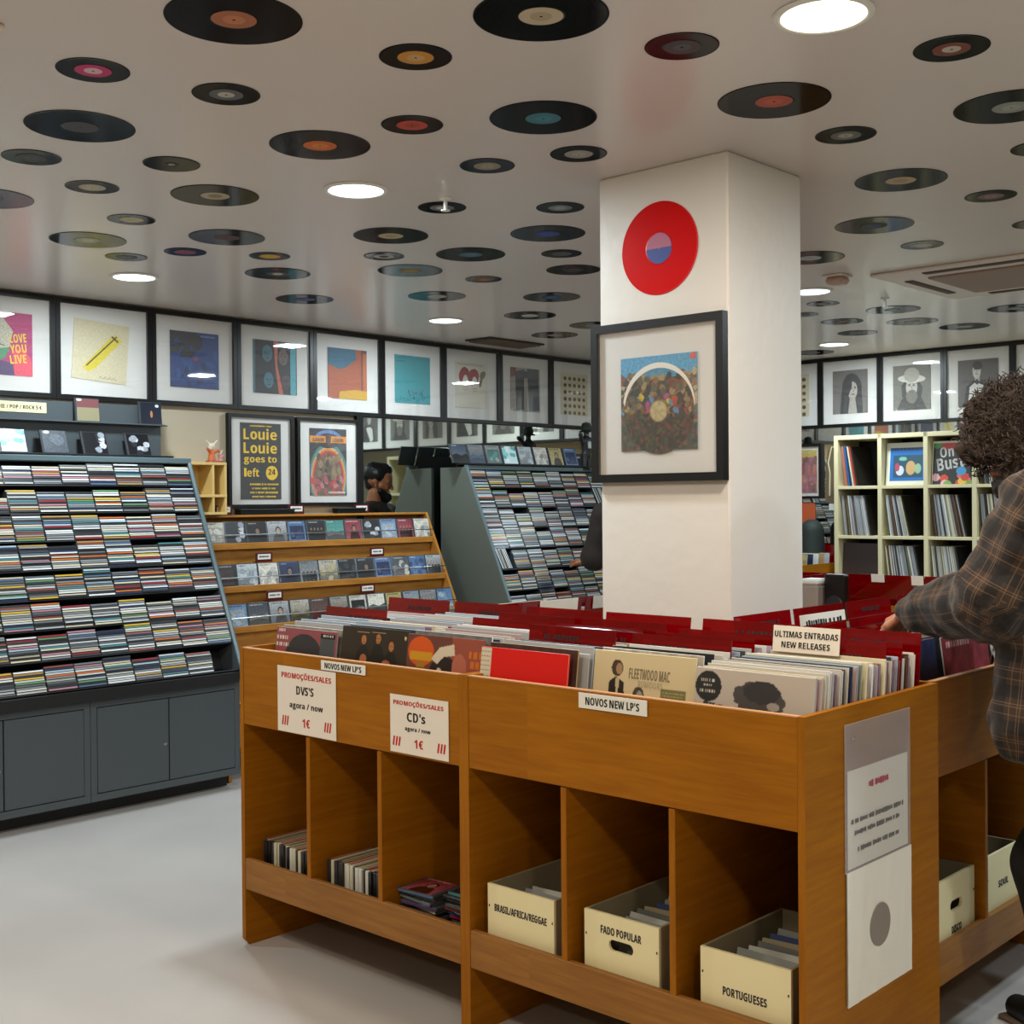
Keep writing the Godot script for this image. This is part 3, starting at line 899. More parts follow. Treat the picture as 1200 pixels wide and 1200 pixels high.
func ceiling_records() -> void:
	# x, y, width in the photograph, label colour, colour of the label's middle, description
	var all := [
		[274, 22, 165, "a8633c", "c1784f", "large black record at the top edge, with an orange and tan centre label"],
		[109, 82, 88, "c01f68", "d8b9bd", "small record with a hot pink centre label, near the left edge"],
		[265, 110, 79, "55585a", "b9b3a6", "small record with a grey ring and pale centre, right of the pink-labelled one"],
		[94, 148, 133, "3d3a42", "", "large record with a dark violet-grey label below the pink-labelled small one"],
		[37, 184, 71, "3b3d40", "4c4f52", "small all-dark record close under the large violet-grey-labelled one"],
		[201, 192, 66, "2c2320", "b8b2a4", "small record with a tiny white centre, above the cream-labelled large record"],
		[108, 219, 63, "b5ad95", "c0b8a0", "small record with a cream label, lower left ceiling"],
		[375, 170, 117, "cc6412", "d87f28", "large record with a bright orange label above the nearest left lamp"],
		[252, 229, 103, "b0a587", "8a7d55", "large record with a cream and olive label left of the round lamp"],
		[-14, 232, 97, "504c50", "", "large record with reddish sheen cut by the left edge of the photo"],
		[154, 257, 55, "c0b795", "b8ae86", "small record with a broad cream label, between two cream-labelled large records"],
		[103, 281, 92, "aaa98f", "c2bfa6", "large record with a pale label at the far left, lowest large one there"],
		[266, 278, 89, "4a2d36", "", "large record with a dark maroon label, below the cream and olive one"],
		[148, 301, 48, "4b5154", "60666a", "small grey record just above the second lamp on the left"],
		[217, 295, 48, "7c2d4a", "", "small record with a maroon label left of the yellow-labelled one"],
		[316, 300, 47, "cf9d14", "d6a91e", "small record with a yellow label"],
		[325.5, 320.5, 75, "333638", "c4c2b4", "large record with a small white label under the yellow-labelled small one"],
		[357, 350.5, 67, "3a3d78", "", "large record with a blue-violet label, nearest to the framed covers on the left"],
		[487, 66.5, 84, "cb8a1c", "c9a36b", "small record with a yellow-orange label near the top centre"],
		[634, 18, 159, "c5b698", "ad9f80", "large record with a cream label at the top centre edge"],
		[483, 146, 71, "bf3f22", "a3321c", "small record with a red-orange label and black centre"],
		[636.5, 138, 124, "2f7384", "3a8090", "large record with a teal label left of the pillar top"],
		[571, 194, 62, "8a8574", "9d9886", "small record with a grey-brown label below the teal-labelled one"],
		[678, 180, 63.5, "99988c", "adab9c", "small record with a pale grey label touching the pillar's left side in view"],
		[518, 243, 55, "6b6c6c", "c7c6c0", "small record with a sprinkler head hanging in front of it"],
		[656.5, 243, 53, "6d7f80", "9aa3a0", "small record with a grey-green label above the blue-labelled large one"],
		[458, 276, 86, "b9ab84", "a3946a", "large record with a cream label below the nearest left lamp"],
		[642, 273.5, 85, "27408c", "3450a0", "large record with a vivid blue label beside the pillar"],
		[450, 300, 40, "b9b8b4", "2c2b2b", "small record with a white ring label and black middle"],
		[551.5, 298, 79, "37627c", "47748c", "large record with a steel blue label left of the vivid blue one"],
		[658, 297, 39, "494c50", "", "small dark record below the vivid blue-labelled one"],
		[480.5, 317, 74, "8c7c3e", "9b8b4c", "large record with an olive-yellow label below the white-ringed small one"],
		[566.5, 327, 40, "8a5c34", "9b6c40", "small record with a brown-orange label"],
		[672, 316, 60, "3c2c2a", "", "large brownish dark record close beside the pillar"],
		[512, 347, 66, "b9b6a6", "a9a694", "large record with a white label above the lamp over the far rack"],
		[646.5, 348, 64, "24457a", "3b6a96", "large dark record with a blue middle, low beside the pillar"],
		[621, 369.5, 58, "c0beb2", "aeaca0", "large record with a white label, right of the lamp over the far rack"],
		[650, 392.5, 52, "9a7f7d", "aa8f8c", "large record with a pinkish label just above the framed covers"],
		[696, 381, 56, "8d8a80", "", "record half hidden by the pillar, above the framed cover on it"],
		[799, 54, 86, "3b2a31", "44464c", "small maroon-tinted record right of the top centre one"],
		[907, 118, 129, "b0432b", "bd5236", "large record with a red-orange label above the pillar"],
		[1115, 56.5, 88, "7a3d2b", "bdb6a8", "small record with a brown-red label and white middle, upper right"],
		[991, 158, 69, "63655f", "a9a99f", "small record with a grey label right of the pillar top"],
		[1185, 125, 128, "8d968c", "a0a89c", "large record with a pale green-grey label at the right edge"],
		[1055.5, 211, 105, "bdab85", "ab9a74", "large record with a tan label, right of the pillar"],
		[1220, 173, 66, "5c6a60", "", "small record cut by the right edge below the green-grey-labelled one"],
		[1161, 229.5, 58, "7b5b55", "98827c", "small record with a pinkish brown label near the right edge"],
		[1024.5, 264, 90, "30343a", "2b4a80", "large dark record with a blue-tinted middle, right of the pillar"],
		[1214, 262, 53, "6b7a70", "", "small greenish record cut by the right edge above the air conditioner"],
		[1080.5, 287, 48, "b9b9b2", "c9c9c2", "small record with a large white label before the air conditioner"],
		[949, 302, 78, "b4b6b8", "a4a6a8", "large record half hidden behind the pillar's right side"],
		[1046.5, 362.7, 62, "4b5a5c", "8fa0a0", "large record behind the second sprinkler head"],
		[1069, 376.7, 57, "5c6664", "7c8684", "large grey-green record just below the one behind the sprinkler"],
		[986.5, 376.7, 47, "6d3c36", "", "mid-size record with a reddish label above the lamp by the far portraits"],
		[1005, 390, 44, "3f3a3a", "", "mid-size dark record lowest on the right, above the framed portraits"],
		[1130, 382.5, 55, "8b8f86", "7a7f74", "large record with a broad pale label above the third portrait"],
		[1190, 361, 62, "6e7276", "8b8f92", "large record with a grey label at the right edge under the air conditioner"],
		[964.5, 355.7, 37, "6c6f6a", "80837e", "small record under the lamp behind the pillar"],
		[941, 368.5, 36, "5b5e5a", "", "small record mostly hidden by the pillar, under the lamp behind it"],
		[953, 413, 46, "5a5c5c", "", "record close to the far wall's pictures beside the pillar"],
	]
	for a in all:
		var p := ceiling_at(a[0], a[1])
		var near := ceiling_at(a[0] - a[2] * 0.5, a[1])
		var far := ceiling_at(a[0] + a[2] * 0.5, a[1])
		var r: float = near.distance_to(far) * 0.5
		# true sizes: 12 inch, 10 inch or 7 inch
		var big := r > 0.135
		r = 0.151 if big else (0.127 if r > 0.115 else 0.0885)
		var lr := 0.05 if big else 0.044
		if a[5].contains("tiny white"):
			lr = 0.02
		var t := thing("vinyl_record", a[5], "vinyl record", Vector3(p.x, CEIL, p.z), rng.randf() * TAU, "vinyl records stuck to the ceiling")
		t.rotation.x = PI
		var g := record(r, lr, a[3])
		obj("disc", g[0], M.vinyl, t)
		obj("centre_label", g[1], col(a[3], 0.55), t)
		if a[4] != "":
			obj("label_middle", g[2], col(a[4], 0.55), t)

func ceiling_fittings() -> void:
	# sprinkler heads
	for k in [[522.0, 231.0, "small sprinkler head hanging left of the pillar"], [1037.0, 349.0, "small sprinkler head hanging right of the pillar, near the far lamp"]]:
		var at := ceiling_at(k[0], k[1])
		var t := thing("sprinkler_head", k[2], "sprinkler", Vector3(at.x, CEIL, at.z), 0, "sprinkler heads")
		obj("collar", lathe([[0.0, 0.0], [0.022, 0.0], [0.022, -0.006], [0.008, -0.012]], 20), M.card_white, t)
		obj("stem", lathe([[0.007, -0.004], [0.007, -0.045], [0.0, -0.046]], 12), M.card_white, t)
		obj("deflector", lathe([[0.0, -0.045], [0.016, -0.046], [0.016, -0.049], [0.0, -0.050]], 16), M.card_white, t)
	# ceiling cassette air conditioner
	var c := thing("air_conditioner", "tan square cassette air conditioner in the ceiling at the upper right", "air conditioner", Vector3(-2.32, CEIL, -6.02))
	var st := stnew()
	bx(st, Vector3(-0.48, -0.014, -0.48), Vector3(0.48, 0.0, 0.48), 0.006)
	obj("panel", st.commit(), M.ac_white, c)
	obj("intake_grille", box(Vector3(0.56, 0.012, 0.56), 0.004), M.ac_grille, c, Vector3(0, -0.018, 0))
	for k in 4:
		obj("air_slot", box(Vector3(0.50, 0.008, 0.045), 0.003), M.slot_dark, c, Vector3(sin(k * PI / 2), -0.0, cos(k * PI / 2)) * 0.39 + Vector3(0, -0.015, 0), Vector3(0, k * PI / 2, 0))
	# slot vent over the far grey rack
	var v := thing("slot_vent", "brown slatted slot vent in the ceiling above the framed covers", "vent", Vector3(-5.715, CEIL, -6.10))
	obj("vent_frame", box(Vector3(0.23, 0.01, 0.54), 0.003), col("3a2f26", 0.7), v, Vector3(0, -0.005, 0))
	for k in 6:
		obj("slat", box(Vector3(0.018, 0.012, 0.50), 0.003), col("6b5a4a", 0.6), v, Vector3(-0.085 + k * 0.034, -0.012, 0), Vector3(0, 0, 0.5))
	# diffuser at the upper left corner
	var q := thing("square_diffuser", "grey square air diffuser at the top left corner of the ceiling", "vent", Vector3(-2.90, CEIL, -1.10), 0.0)
	obj("diffuser_frame", box(Vector3(0.36, 0.012, 0.36), 0.004), M.ac_white, q, Vector3(0, -0.006, 0))
	for k in 3:
		var w := 0.30 - k * 0.09
		obj("louver_ring", ring_frame(w, w, 0.02, 0.012), M.ac_grille, q, Vector3(0, -0.016, 0), Vector3(PI / 2, 0, 0))
	# little box by the pillar
	var b := thing("smoke_detector", "small pinkish detector box on the ceiling right of the pillar", "detector", Vector3(-2.92, CEIL, -5.45))
	obj("detector_base", box(Vector3(0.11, 0.012, 0.11), 0.004), M.ac_white, b, Vector3(0, -0.006, 0))
	obj("detector_body", box(Vector3(0.09, 0.035, 0.09), 0.012), mt("detector", Color(0.76, 0.64, 0.57), 0.5), b, Vector3(0, -0.028, 0))

# picture-frame shape in XY, facing z
func ring_frame(w: float, h: float, rail: float, depth: float, e := 0.0015) -> Mesh:
	var key := "ring %.3f %.3f %.3f %.3f" % [w, h, rail, depth]
	if box_cache.has(key):
		return box_cache[key]
	var st := stnew()
	for k in 4:
		var horizontal := k % 2 == 0
		var L := w if horizontal else h
		var off := (h if horizontal else w) * 0.5
		var x := Transform3D(Basis(Vector3.BACK, k * PI / 2), Vector3.ZERO)
		# mitred rail along local x at local y = off
		var o := [Vector3(-L * 0.5, off, 0), Vector3(L * 0.5, off, 0), Vector3(L * 0.5 - rail, off - rail, 0), Vector3(-L * 0.5 + rail, off - rail, 0)]
		var z := Vector3(0, 0, depth * 0.5)
		var p := []
		for q in o:
			p.append(x * q)
		quad(st, p[0] + z, p[1] + z, p[2] + z, p[3] + z, Vector3.BACK)
		quad(st, p[0] - z, p[1] - z, p[2] - z, p[3] - z, Vector3.FORWARD)
		quad(st, p[0] - z, p[1] - z, p[1] + z, p[0] + z, x.basis * Vector3.UP)
		quad(st, p[2] - z, p[3] - z, p[3] + z, p[2] + z, x.basis * Vector3.DOWN)
	box_cache[key] = st.commit()
	return box_cache[key]

# framed print whose back lies at local z = 0, facing +Z
func framed(called: String, label: String, at: Vector3, turn: float, w: float, h: float, rail: float, aw: float, ah: float, cell: int, group := "", tilt := 0.0, off := Vector2.ZERO) -> Node3D:
	var t := thing(called, label, "framed picture", at, turn, group)
	obj("frame", ring_frame(w, h, rail, 0.030), M.frame_black, t, Vector3(0, 0, 0.016))
	obj("mat_board", box(Vector3(w - rail * 1.6, h - rail * 1.6, 0.004)), M.mat, t, Vector3(0, 0, 0.012))
	obj("print", sheet(aw, ah, 0.003, cell, 4), M.art_big, t, Vector3(off.x, off.y, 0.0165), Vector3(0, 0, tilt))
	obj("glass_pane", box(Vector3(w - rail * 1.9, h - rail * 1.9, 0.002)), M.glass, t, Vector3(0, 0, 0.024))
	return t

func wall_prints() -> void:
	var names := ["framed cover with magenta and red collage and yellow lettering, first from left", "framed cream cover with a yellow brush stroke", "framed deep blue cover with dark blotches", "framed dark cover with four faces and teal and coral stripes", "framed rust-orange cover with a blue top and yellow foot", "framed plain teal cover with dark scribbles at its foot", "framed pale cover with two red-haired line-drawn heads", "framed cover with two dark upright shapes on grey", "framed cream cover with a grid of brown dots"]
	for k in 9:
		var t := framed("framed_cover", names[k], Vector3(WX, 2.249, -2.80 - 0.5495 * k), PI / 2, 0.5475, 0.519, 0.025, 0.312, 0.312, k, "row of framed covers on the left wall", -0.07 if k == 1 else 0.0, Vector2(-0.02 if k == 1 else 0.0, 0.0))
		if k == 0:
			for q in [["LOVE", 0.03], ["YOU", -0.022], ["LIVE", -0.074]]:
				lettering("yellow_lettering", q[0], 0.085, 0.042, M.ink_yellow, t, Vector3(0.082, q[1], 0.0185), Vector3(0, 0, 0.12))
	for k in 2: # the row goes on behind the pillar
		framed("framed_cover", ["framed teal-free grey cover on the left wall behind the pillar, next to the dotted one", "framed grey cover on the left wall nearest the far corner"][k], Vector3(WX, 2.249, -7.745 - 0.5495 * k), PI / 2, 0.5475, 0.519, 0.025, 0.312, 0.312, [7, 2][k], "row of framed covers on the left wall")
	var back := ["framed grey portrait beside the pillar, partly hidden by it, on the far wall", "framed grey portrait of a long-haired person on the far wall", "framed grey portrait of a person in a pale hat on the far wall", "framed grey portrait of a person in a white shirt and dark jacket, far wall", "framed grey portrait above the customer's head on the far wall", "framed grey portrait on the far wall, second past the customer's head", "framed grey portrait on the far wall, third past the customer's head", "framed grey portrait on the far wall, last one at the right"]
	var cells := [8, 9, 10, 11, 9, 10, 11, 10]
	for k in 8:
		framed("framed_portrait", back[k], Vector3(-4.985 + 0.4865 * k, 2.249, WZ), 0, 0.485, 0.519, 0.022, 0.285, 0.325, cells[k], "row of framed portraits on the far wall")
	# the two posters below the row
	var a := framed("framed_poster", "framed black poster with big yellow lettering below the framed covers", Vector3(WX, 1.693, -4.340), PI / 2, 0.463, 0.545, 0.020, 0.285, 0.445, 14)
	var z := 0.0185
	for q in [["Louie", 0.158, 0.235, 0.066, -0.005], ["Louie", 0.078, 0.235, 0.066, -0.005], ["goes to", 0.004, 0.232, 0.05, -0.005], ["eft", -0.066, 0.083, 0.05, -0.057]]:
		lettering("yellow_lettering", q[0], q[2], q[3], M.ink_yellow, a, Vector3(q[4], q[1], z))
	obj("yellow_lettering", box(Vector3(0.017, 0.05, 0.001)), M.ink_yellow, a, Vector3(-0.112, -0.066, z + 0.0005))
	obj("yellow_disc", lathe([[0.0, 0.001], [0.042, 0.001], [0.042, 0.0]], 40), M.ink_yellow, a, Vector3(0.075, -0.068, z - 0.0005), Vector3(PI / 2, 0, 0))
	lettering("disc_number", "24", 0.05, 0.034, M.ink, a, Vector3(0.075, -0.062, z + 0.001))
	for k in 4:
		fuzzy_words("small_print", 0.2 - 0.03 * (k % 2), 0.012, M.ink_yellow, a, Vector3(0.02, -0.135 - 0.024 * k, z))
	fuzzy_words("small_print", 0.15, 0.009, M.ink_yellow, a, Vector3(0, 0.205, z))
	var b := framed("framed_poster", "framed rainbow poster with an orange banner, right of the black lettered poster", Vector3(WX, 1.697, -4.840), PI / 2, 0.485, 0.535, 0.020, 0.285, 0.41, 13)
	for s in [-1, 1]:
		lettering("banner_lettering", "LOUIE", 0.085, 0.02, M.ink, b, Vector3(0.075 * s, 0.135, z))

# illegible small print: a row of tiny raised dashes
func fuzzy_words(called: String, w: float, h: float, mat: Material, parent: Node, at: Vector3, rot := Vector3.ZERO) -> void:
	var st := stnew()
	var x := -w * 0.5
	while x < w * 0.5 - h * 0.3:
		var l := rng.randf_range(0.35, 0.75) * h
		var y := rng.randf_range(0.32, 0.5) * h
		bx(st, Vector3(x, -y, 0), Vector3(x + l, y, 0.0006))
		x += l + h * (0.22 if rng.randf() < 0.8 else 0.7)
	obj(called, st.commit(), mat, parent, at, rot)

func pillar_things() -> void:
	# red record
	var t := thing("red_record", "bright red vinyl record with a blue and pink label on the white pillar", "vinyl record", Vector3(-2.374, 2.253, -3.262))
	t.rotation.x = PI / 2
	var g := record(0.150, 0.05, "")
	obj("disc", g[0], M.red_vinyl, t)
	obj("centre_label", g[1], col("3d4f9a", 0.5), t)
	var half := PackedVector2Array()
	for k in 25:
		var a := PI * k / 24.0
		half.append(Vector2(cos(a), sin(a)) * 0.049)
	obj("label_upper_half", slab(half, 0.0, 0.0004), col("b86a86", 0.5), t, Vector3(0, 0.0028, 0), Vector3(-PI / 2, 0, 0))
	# framed cover
	framed("framed_cover", "framed mottled cover with a picture disc over it hanging on the white pillar", Vector3(-2.377, 1.763, -3.262), 0, 0.520, 0.520, 0.026, 0.300, 0.304, 12, "", 0.0, Vector2(0.007, -0.008))
	var p := get_node(NodePath("framed_cover_011"))
	var cres := PackedVector2Array()
	for k in 31:
		var t1 := PI * 0.02 + PI * 0.93 * k / 30.0
		cres.append(Vector2(0.004, -0.020) + Vector2(cos(t1), sin(t1)) * 0.1415)
	for k in 31:
		var t2 := PI * 0.95 - PI * 0.93 * k / 30.0
		cres.append(Vector2(0.006, -0.034) + Vector2(cos(t2), sin(t2)) * 0.138)
	obj("white_crescent", slab(cres, 0.0, 0.0008), M.paper, p, Vector3(0.003, 0, 0.0182))
	obj("picture_disc", lathe([[0.0, 0.0012], [0.137, 0.0012], [0.138, 0.0]], 64), M.art_disc if M.has("art_disc") else disc_material(), p, Vector3(0.009, -0.034, 0.0182), Vector3(PI / 2, 0, 0))
	p.get_node("glass_pane").position.z = 0.026

func disc_material() -> StandardMaterial3D:
	var s := 256
	var im := Image.create(s, s, false, Image.FORMAT_RGB8)
	var o := Vector2i.ZERO
	p_fill(im, o, s, Color("4a4230"))
	p_rect(im, o, s, 0, 0, 1, 0.12, Color("4f90b0"))
	var tones := ["6b4f33", "8a6a45", "3b3128", "8f7650", "5a5b4a", "7c4334", "a08a60", "2d3b35"]
	for k in 300:
		p_ell(im, o, s, rng.randf(), rng.randf_range(0.1, 0.62), 0.035, 0.045, Color(tones[rng.randi() % 8]), rng.randf() * 3, 0.1)
	for k in 18:
		p_ell(im, o, s, rng.randf_range(0.25, 0.75), rng.randf_range(0.32, 0.52), 0.03, 0.045, Color(["c9b028", "a04f84", "4f88b0", "b8452a"][k % 4]), rng.randf() * 3, 0.15)
	p_rect(im, o, s, 0, 0.58, 1, 1, Color("2c2b1c"))
	for k in 220:
		p_ell(im, o, s, rng.randf(), rng.randf_range(0.54, 1.0), 0.03, 0.02, Color(["4a4a26", "5b2a20", "2a3420", "6a3426", "45402a", "231f18"][rng.randi() % 6]), rng.randf() * 3, 0.1)
	p_ell(im, o, s, 0.5, 0.5, 0.13, 0.13, Color("8e7a4c"))
	p_ell(im, o, s, 0.5, 0.5, 0.115, 0.115, Color("b9a97c"))
	p_grain(im, o, s, 0.08, 0.05)
	var m := mt("art_disc", Color(1, 1, 1), 0.25)
	m.albedo_texture = ImageTexture.create_from_image(im)
	m.uv1_scale = Vector3(3.6, 3.6, 1)
	m.uv1_offset = Vector3(0.5, 0.5, 0)
	return m

# ------------------------------------------------------------------ the island of record bins
const BW := 1.034
const BD := 0.662
const BH := 0.975

func bin_unit(label: String, at: Vector3, turn: float) -> Node3D:
	var t := thing("record_bin", label, "record bin", at, turn, "wooden record bin units round the pillar")
	var hw := BW * 0.5
	var th := 0.018
	var side := PackedVector2Array([Vector2(-BD, 0), Vector2(-0.02, 0), Vector2(0, 0.022), Vector2(0, BH), Vector2(-BD, BH)])
	if not box_cache.has("bin side"):
		box_cache["bin side"] = slab(side, -th * 0.5, th * 0.5)
	for s in [-1, 1]:
		obj("side_panel", box_cache["bin side"], M.wood, t, Vector3(s * (hw - th * 0.5), 0, 0), Vector3(0, -PI / 2, 0))
	var iw := hw - th
	part("front_panel", Vector3(-iw, 0.725, -th), Vector3(iw, BH - 0.003, -0.001), M.wood, t, 0.0015)
	part("edge_strip", Vector3(-iw, BH - 0.003, -th), Vector3(iw, BH, -0.001), M.wood_edge, t)
	part("back_panel", Vector3(-iw, 0.12, -BD), Vector3(iw, BH, -BD + 0.01), M.wood, t)
	part("record_shelf", Vector3(-iw, 0.722, -BD + 0.01), Vector3(iw, 0.735, -th), M.wood, t)
	part("bottom_shelf", Vector3(-iw, 0.187, -BD + 0.01), Vector3(iw, 0.205, -th), M.wood, t)
	part("front_rail", Vector3(-iw, 0.185, -th), Vector3(iw, 0.287, -0.001), M.wood_rail, t, 0.0015)
	for s in [-1, 1]:
		var x: float = s * (iw / 3.0)
		part("lower_partition", Vector3(x - 0.009, 0.205, -BD + 0.01), Vector3(x + 0.009, 0.722, -0.002), M.wood, t, 0.001)
		part("upper_partition", Vector3(x - 0.006, 0.735, -BD + 0.01), Vector3(x + 0.006, 0.93, -th), M.wood, t, 0.001)
	return t

const SLEEVE_TONES := [["white", "d9d9d4"], ["cream", "d8cfae"], ["pale grey", "b4b6b8"], ["dark grey", "45474a"], ["black", "1b1b1d"], ["dusty pink", "b9a0a0"], ["pale blue", "a3b4c4"], ["brick red", "8a3c34"], ["tan", "a98a5f"], ["navy", "25304d"], ["mauve", "8c7484"], ["sage green", "7e8a76"], ["brown", "54392a"], ["lilac grey", "a9a0b0"], ["off-white", "c9c5bb"]]

func sleeve(T: Transform3D, x: float, z: float, tilt: float, tone: Array, cell: int, label: String, group: String, y := 0.736, size := 0.314) -> Node3D:
	var t := Node3D.new()
	t.name = numbered("record_sleeve", self)
	add_child(t, true)
	t.transform = T * Transform3D(Basis(Vector3.RIGHT, -tilt), Vector3(x, y, z))
	tag(t, label, "record sleeve", group)
	if not box_cache.has("sleeve"):
		var st := stnew()
		bx(st, Vector3(-size * 0.5, 0, -0.0022), Vector3(size * 0.5, size, 0.0022), 0.0008)
		box_cache["sleeve"] = st.commit()
	obj("sleeve_card", box_cache["sleeve"], col(tone[1], 0.38), t)
	if cell >= 0:
		obj("cover_art", sheet(size - 0.002, size - 0.002, 0.0008, cell, 8), M.art_small, t, Vector3(0, size * 0.5, 0.0026))
	return t

func divider(T: Transform3D, x: float, z: float, h: float, label: String, tilt := 0.14, w := 0.312, words := true) -> Node3D:
	var t := Node3D.new()
	t.name = numbered("red_divider", self)
	add_child(t, true)
	t.transform = T * Transform3D(Basis(Vector3.RIGHT, -tilt), Vector3(x, 0.736, z))
	tag(t, label, "divider", "translucent red divider sheets")
	obj("acrylic_sheet", box(Vector3(w, h, 0.003), 0.0005), M.red_acrylic, t, Vector3(0, h * 0.5, 0))
	if words:
		fuzzy_words("dark_print", rng.randf_range(0.11, 0.17), 0.017, col("2a0408", 0.6), t, Vector3(rng.randf_range(-0.04, 0.04), h - 0.032, 0.0018))
	return t

func placed(o: Node3D, T: Transform3D, at: Vector3, rot := Vector3.ZERO) -> void:
	o.transform = T * Transform3D(Basis.from_euler(rot), at)

func card(called: String, label: String, category: String, T: Transform3D, at: Vector3, w: float, h: float, lines: Array, rot := Vector3.ZERO, mat := "card_white") -> Node3D:
	var t := thing(called, label, category)
	placed(t, T, at, rot)
	obj("card", box(Vector3(w, h, 0.0016), 0.0003), M[mat], t)
	for q in lines:
		if q[0] == "~":
			fuzzy_words("small_print", q[1], q[2], M[q[5]], t, Vector3(q[3], q[4], 0.0008))
		else:
			lettering("lettering", q[0], q[1], q[2], M[q[5]], t, Vector3(q[3], q[4], 0.0012))
	return t

func carton(label: String, T: Transform3D, at: Vector3, w: float, h: float, d: float, words: String, wy: float, ww: float, slot: bool, fill: int) -> void:
	var t := thing("carton", label, "carton box")
	placed(t, T, at)
	var th := 0.008
	var pts := PackedVector2Array([Vector2(-w / 2, 0), Vector2(w / 2, 0), Vector2(w / 2, h), Vector2(-w / 2, h)])
	if slot:
		var sy := h * 0.66
		pts = PackedVector2Array([Vector2(-w / 2, 0), Vector2(w / 2, 0), Vector2(w / 2, h), Vector2(0.0002, h)])
		var r := 0.014
		for k in 33:
			var a := PI / 2 - TAU * k / 32.0
			var cx := 0.024 if cos(a) > 0.001 else (-0.024 if cos(a) < -0.001 else 0.0)
			pts.append(Vector2(cx + cos(a) * r + (0.0002 if k == 0 else (-0.0002 if k == 32 else 0.0)), sy + sin(a) * r))
		pts.append(Vector2(-0.0002, h))
		pts.append(Vector2(-w / 2, h))
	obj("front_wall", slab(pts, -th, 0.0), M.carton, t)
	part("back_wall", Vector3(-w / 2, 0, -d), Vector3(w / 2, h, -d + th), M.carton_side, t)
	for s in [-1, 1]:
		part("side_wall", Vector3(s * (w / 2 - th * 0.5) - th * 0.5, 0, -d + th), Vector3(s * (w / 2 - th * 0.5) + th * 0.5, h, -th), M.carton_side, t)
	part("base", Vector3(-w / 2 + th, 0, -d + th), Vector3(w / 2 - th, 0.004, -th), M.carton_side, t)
	for s in [-1, 1]:
		obj("staple", box(Vector3(0.003, 0.006, 0.002), 0.0005), M.rack_dark, t, Vector3(s * (w / 2 - 0.006), h * 0.72, 0.0005))
	lettering("lettering", words, ww, 0.019, M.ink_navy, t, Vector3(0, wy, 0.0006))
	for k in fill:
		var o := thing("single_sleeve", "plastic sleeve, %s from front, %s" % [ORD[k], label.replace("cream carton ", "carton ").split(" in ")[0] + (" by the customer" if label.contains("right-facing") else "")], "record sleeve", Vector3.ZERO, 0, "plastic single sleeves in the cartons")
		placed(o, T, at + Vector3(rng.randf_range(-0.01, 0.01), 0.006, -0.06 - k * 0.035), Vector3(-0.35, 0, rng.randf_range(-0.04, 0.04)))
		obj("sleeve_card", box(Vector3(0.178, 0.178, 0.003), 0.0008), col(["8f9490", "b9bdb6", "6d7370", "a49b7e", "3f4f78"][k % 5], 0.25), o, Vector3(0, 0.089, 0))

